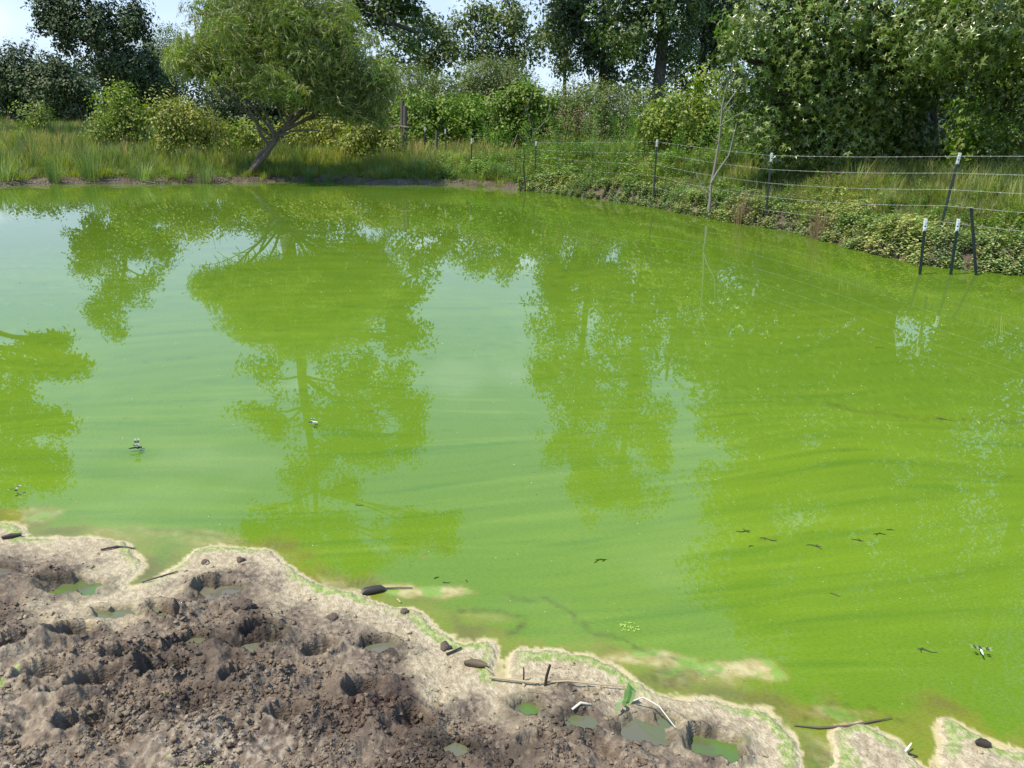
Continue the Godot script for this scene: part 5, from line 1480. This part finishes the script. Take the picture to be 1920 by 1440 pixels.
func build_insects() -> void:
	var black := mat("insect_body", Color(0.012, 0.012, 0.012), 0.4)
	var white := mat("insect_white", Color(0.72, 0.74, 0.78), 0.5)
	var patch := mat("wing_patch", Color(0.02, 0.016, 0.012), 0.5)
	var clear := StandardMaterial3D.new()
	clear.resource_name = "clear_wing"
	clear.transparency = BaseMaterial3D.TRANSPARENCY_ALPHA
	clear.albedo_color = Color(0.9, 0.9, 0.88, 0.18)
	clear.roughness = 0.15
	dragonfly("dragonfly", "dark dragonfly with two black-patched wings raised over the water at left", Vector3(-1.93, 0.012, -3.64), 0.35, 0.85, 1.25, black, patch, clear, black)
	dragonfly("dragonfly", "dragonfly with a white tail low over the middle of the pond", Vector3(-1.13, 0.02, -4.03), PI + 0.15, 0.12, 1.0, black, patch, clear, white)
	dragonfly("dragonfly", "small dark dragonfly over the water near the left shore", Vector3(-2.25, 0.02, -3.13), -0.5, 0.4, 0.75, black, patch, clear, black)
	dragonfly("dragonfly", "dragonfly with bright white body upright over the water at lower right", Vector3(1.62, 0.02, -2.19), 1.35, 0.15, 0.85, black, patch, clear, white)


func dragonfly(called: String, label: String, at: Vector3, turn: float, lift: float, size: float, body: Material, patch: Material, clear: Material, tail: Material) -> void:
	var o := thing(called, label, "dragonfly", at, "dragonflies over the pond")
	o.rotation.y = turn
	o.scale = Vector3.ONE * size
	var th := Shape.new()
	th.ball(Vector3(0, 0.006, 0), Vector3(0.008, 0.006, 0.006))
	part("thorax", th.mesh(), body, o)
	var hd := Shape.new()
	hd.ball(Vector3(0.011, 0.006, 0), Vector3(0.004, 0.004, 0.005))
	part("head", hd.mesh(), body, o)
	var ab := Shape.new()
	ab.tube(PackedVector3Array([Vector3(-0.006, 0.006, 0), Vector3(-0.014, 0.007, 0), Vector3(-0.026, 0.006, 0), Vector3(-0.036, 0.005, 0)]), PackedFloat32Array([0.0032, 0.0038, 0.0034, 0.0015]), 8)
	part("tail", ab.mesh(), tail, o)
	for side in [-1.0, 1.0]:
		for back in 2:
			var w := Shape.new(true)
			var p := Shape.new(true)
			var dir := Vector3(-0.25 * back + 0.1, lift, side).normalized()
			var ch := Vector3(-1, 0.1, 0)
			var root := Vector3(0.003 - 0.006 * back, 0.010, side * 0.003)
			var l := 0.038
			w.quad(root, root + dir * l * 0.5, root + dir * l * 0.5 + ch * 0.010, root + ch * 0.004)
			w.quad(root + dir * l * 0.5, root + dir * l, root + dir * l * 0.96 + ch * 0.008, root + dir * l * 0.5 + ch * 0.010)
			var q := root + Vector3(0, 0.0006, 0)
			p.quad(q + dir * l * 0.38, q + dir * l * 0.70, q + dir * l * 0.70 + ch * 0.0095, q + dir * l * 0.38 + ch * 0.009)
			var wo := part("wing", w.mesh(), clear, o)
			part("dark_patch", p.mesh(), patch, wo)


func build_debris() -> void:
	var dark := mat("sodden_debris", Color(0.03, 0.032, 0.012), 0.5)
	var bits := [[1.0, -2.98, 0.07, 0.1, "dark sodden tuft of debris with a long tail right of centre"], [1.09, -2.93, 0.09, -0.6, "thin dark thread of debris trailing from the sodden tuft"], [1.27, -2.88, 0.09, 0.0, "dark wisp of debris drifting in the green water"], [1.49, -2.94, 0.08, 0.2, "dark crooked debris strand right of the wisp"], [1.61, -2.99, 0.07, -0.3, "dark twig bit left of the uppermost debris"], [1.68, -3.03, 0.05, -0.1, "short dark flake, uppermost in the string of debris at right"], [1.02, -2.85, 0.04, 0.4, "small dark flake below the sodden tuft"], [1.24, -2.53, 0.05, -0.5, "small dark twig floating above the curved reed"], [-0.28, -2.55, 0.03, 0.8, "tiny dark leaf above the pale scum patch"], [-0.245, -2.525, 0.04, 0.4, "dark seed floating at the tip of the scum patch"], [-0.16, -2.55, 0.03, -0.9, "small reddish seed right of the dark seed"], [-0.7, -3.12, 0.05, 0.1, "dark flake in the reflection of the tall tree"], [0.36, -2.72, 0.10, -0.1, "dark streaky weed bits below the tall tree's reflection"], [2.92, -5.99, 0.09, 0.2, "brownish leaf floating below the fence reflection"], [2.62, -4.43, 0.10, -0.1, "dark debris flake at the end of the long dark slick"], [1.42, -2.21, 0.09, -0.25, "thin dark floating stem left of the white dragonfly"]]
	rng.seed = 88
	for b in bits:
		var pts := PackedVector3Array()
		var p := Vector3(0, 0.002, 0)
		var dir := Vector3(cos(b[3]), 0, -sin(b[3]))
		for k in 5:
			pts.append(p)
			p += dir * b[2] * 0.17 + Vector3(rnd(-1, 1), 0, rnd(-1, 1)) * b[2] * 0.10
		var sh := Shape.new()
		sh.tube(pts, PackedFloat32Array([0.001, 0.0025, 0.0035, 0.002, 0.0008]), 5, true, 0.5)
		if b[2] > 0.06:
			for k in 3:
				var q := pts[rng.randi_range(1, 3)]
				sh.tube(PackedVector3Array([q, q + Vector3(rnd(-1, 1), 0, rnd(-1, 1)) * b[2] * 0.3]), PackedFloat32Array([0.0025, 0.001]), 4)
		var o := part("floating_debris", sh.mesh(), dark)
		o.position = Vector3(b[0], 0.0, b[1])
		tag(o, b[4], "debris", "dark bits floating on the pond")
	# a ragged raft of light green algae
	var raft := Shape.new()
	for k in 34:
		var c := Vector3(rnd(-0.035, 0.035), 0.0015, rnd(-0.025, 0.025))
		raft.ball(c, Vector3(rnd(0.002, 0.006), 0.0012, rnd(0.002, 0.005)), null, 0.0, 4, 8)
	var ro := part("algae_raft", raft.mesh(), mat("light_algae", Color(0.24, 0.36, 0.06), 0.6))
	ro.position = Vector3(0.44, 0, -2.29)
	tag(ro, "ragged light green raft of algae near the shore right of centre", "algae")
	# seeds and petals that nobody could count
	var fleck := Shape.new()
	fleck.ball(Vector3.ZERO, Vector3(0.006, 0.0015, 0.004), null, 0.0, 4, 8)
	var where: Array[Transform3D] = []
	var tints := PackedColorArray()
	for k in 900:
		var z := -1.9 * pow(10.0, rnd(0.0, 0.95))
		var x := rnd(-0.75, 0.75) * -z
		if shore(x, z) > -0.08:
			continue
		var near := clampf(-z / 5.0, 0.35, 1.6)
		where.append(Transform3D(Basis(Vector3.UP, rnd(0, TAU)).scaled(Vector3.ONE * rnd(0.25, 0.9) * near), Vector3(x, 0.001, z)))
		var v := rnd(0.0, 1.0)
		tints.append(Color(0.62, 0.58, 0.38) if v < 0.45 else (Color(0.28, 0.36, 0.08) if v < 0.75 else Color(0.05, 0.045, 0.02)))
	scatter("floating_flecks", fleck.mesh(), mat("fleck", Color.WHITE, 0.6, 0.5, true), where, tints)
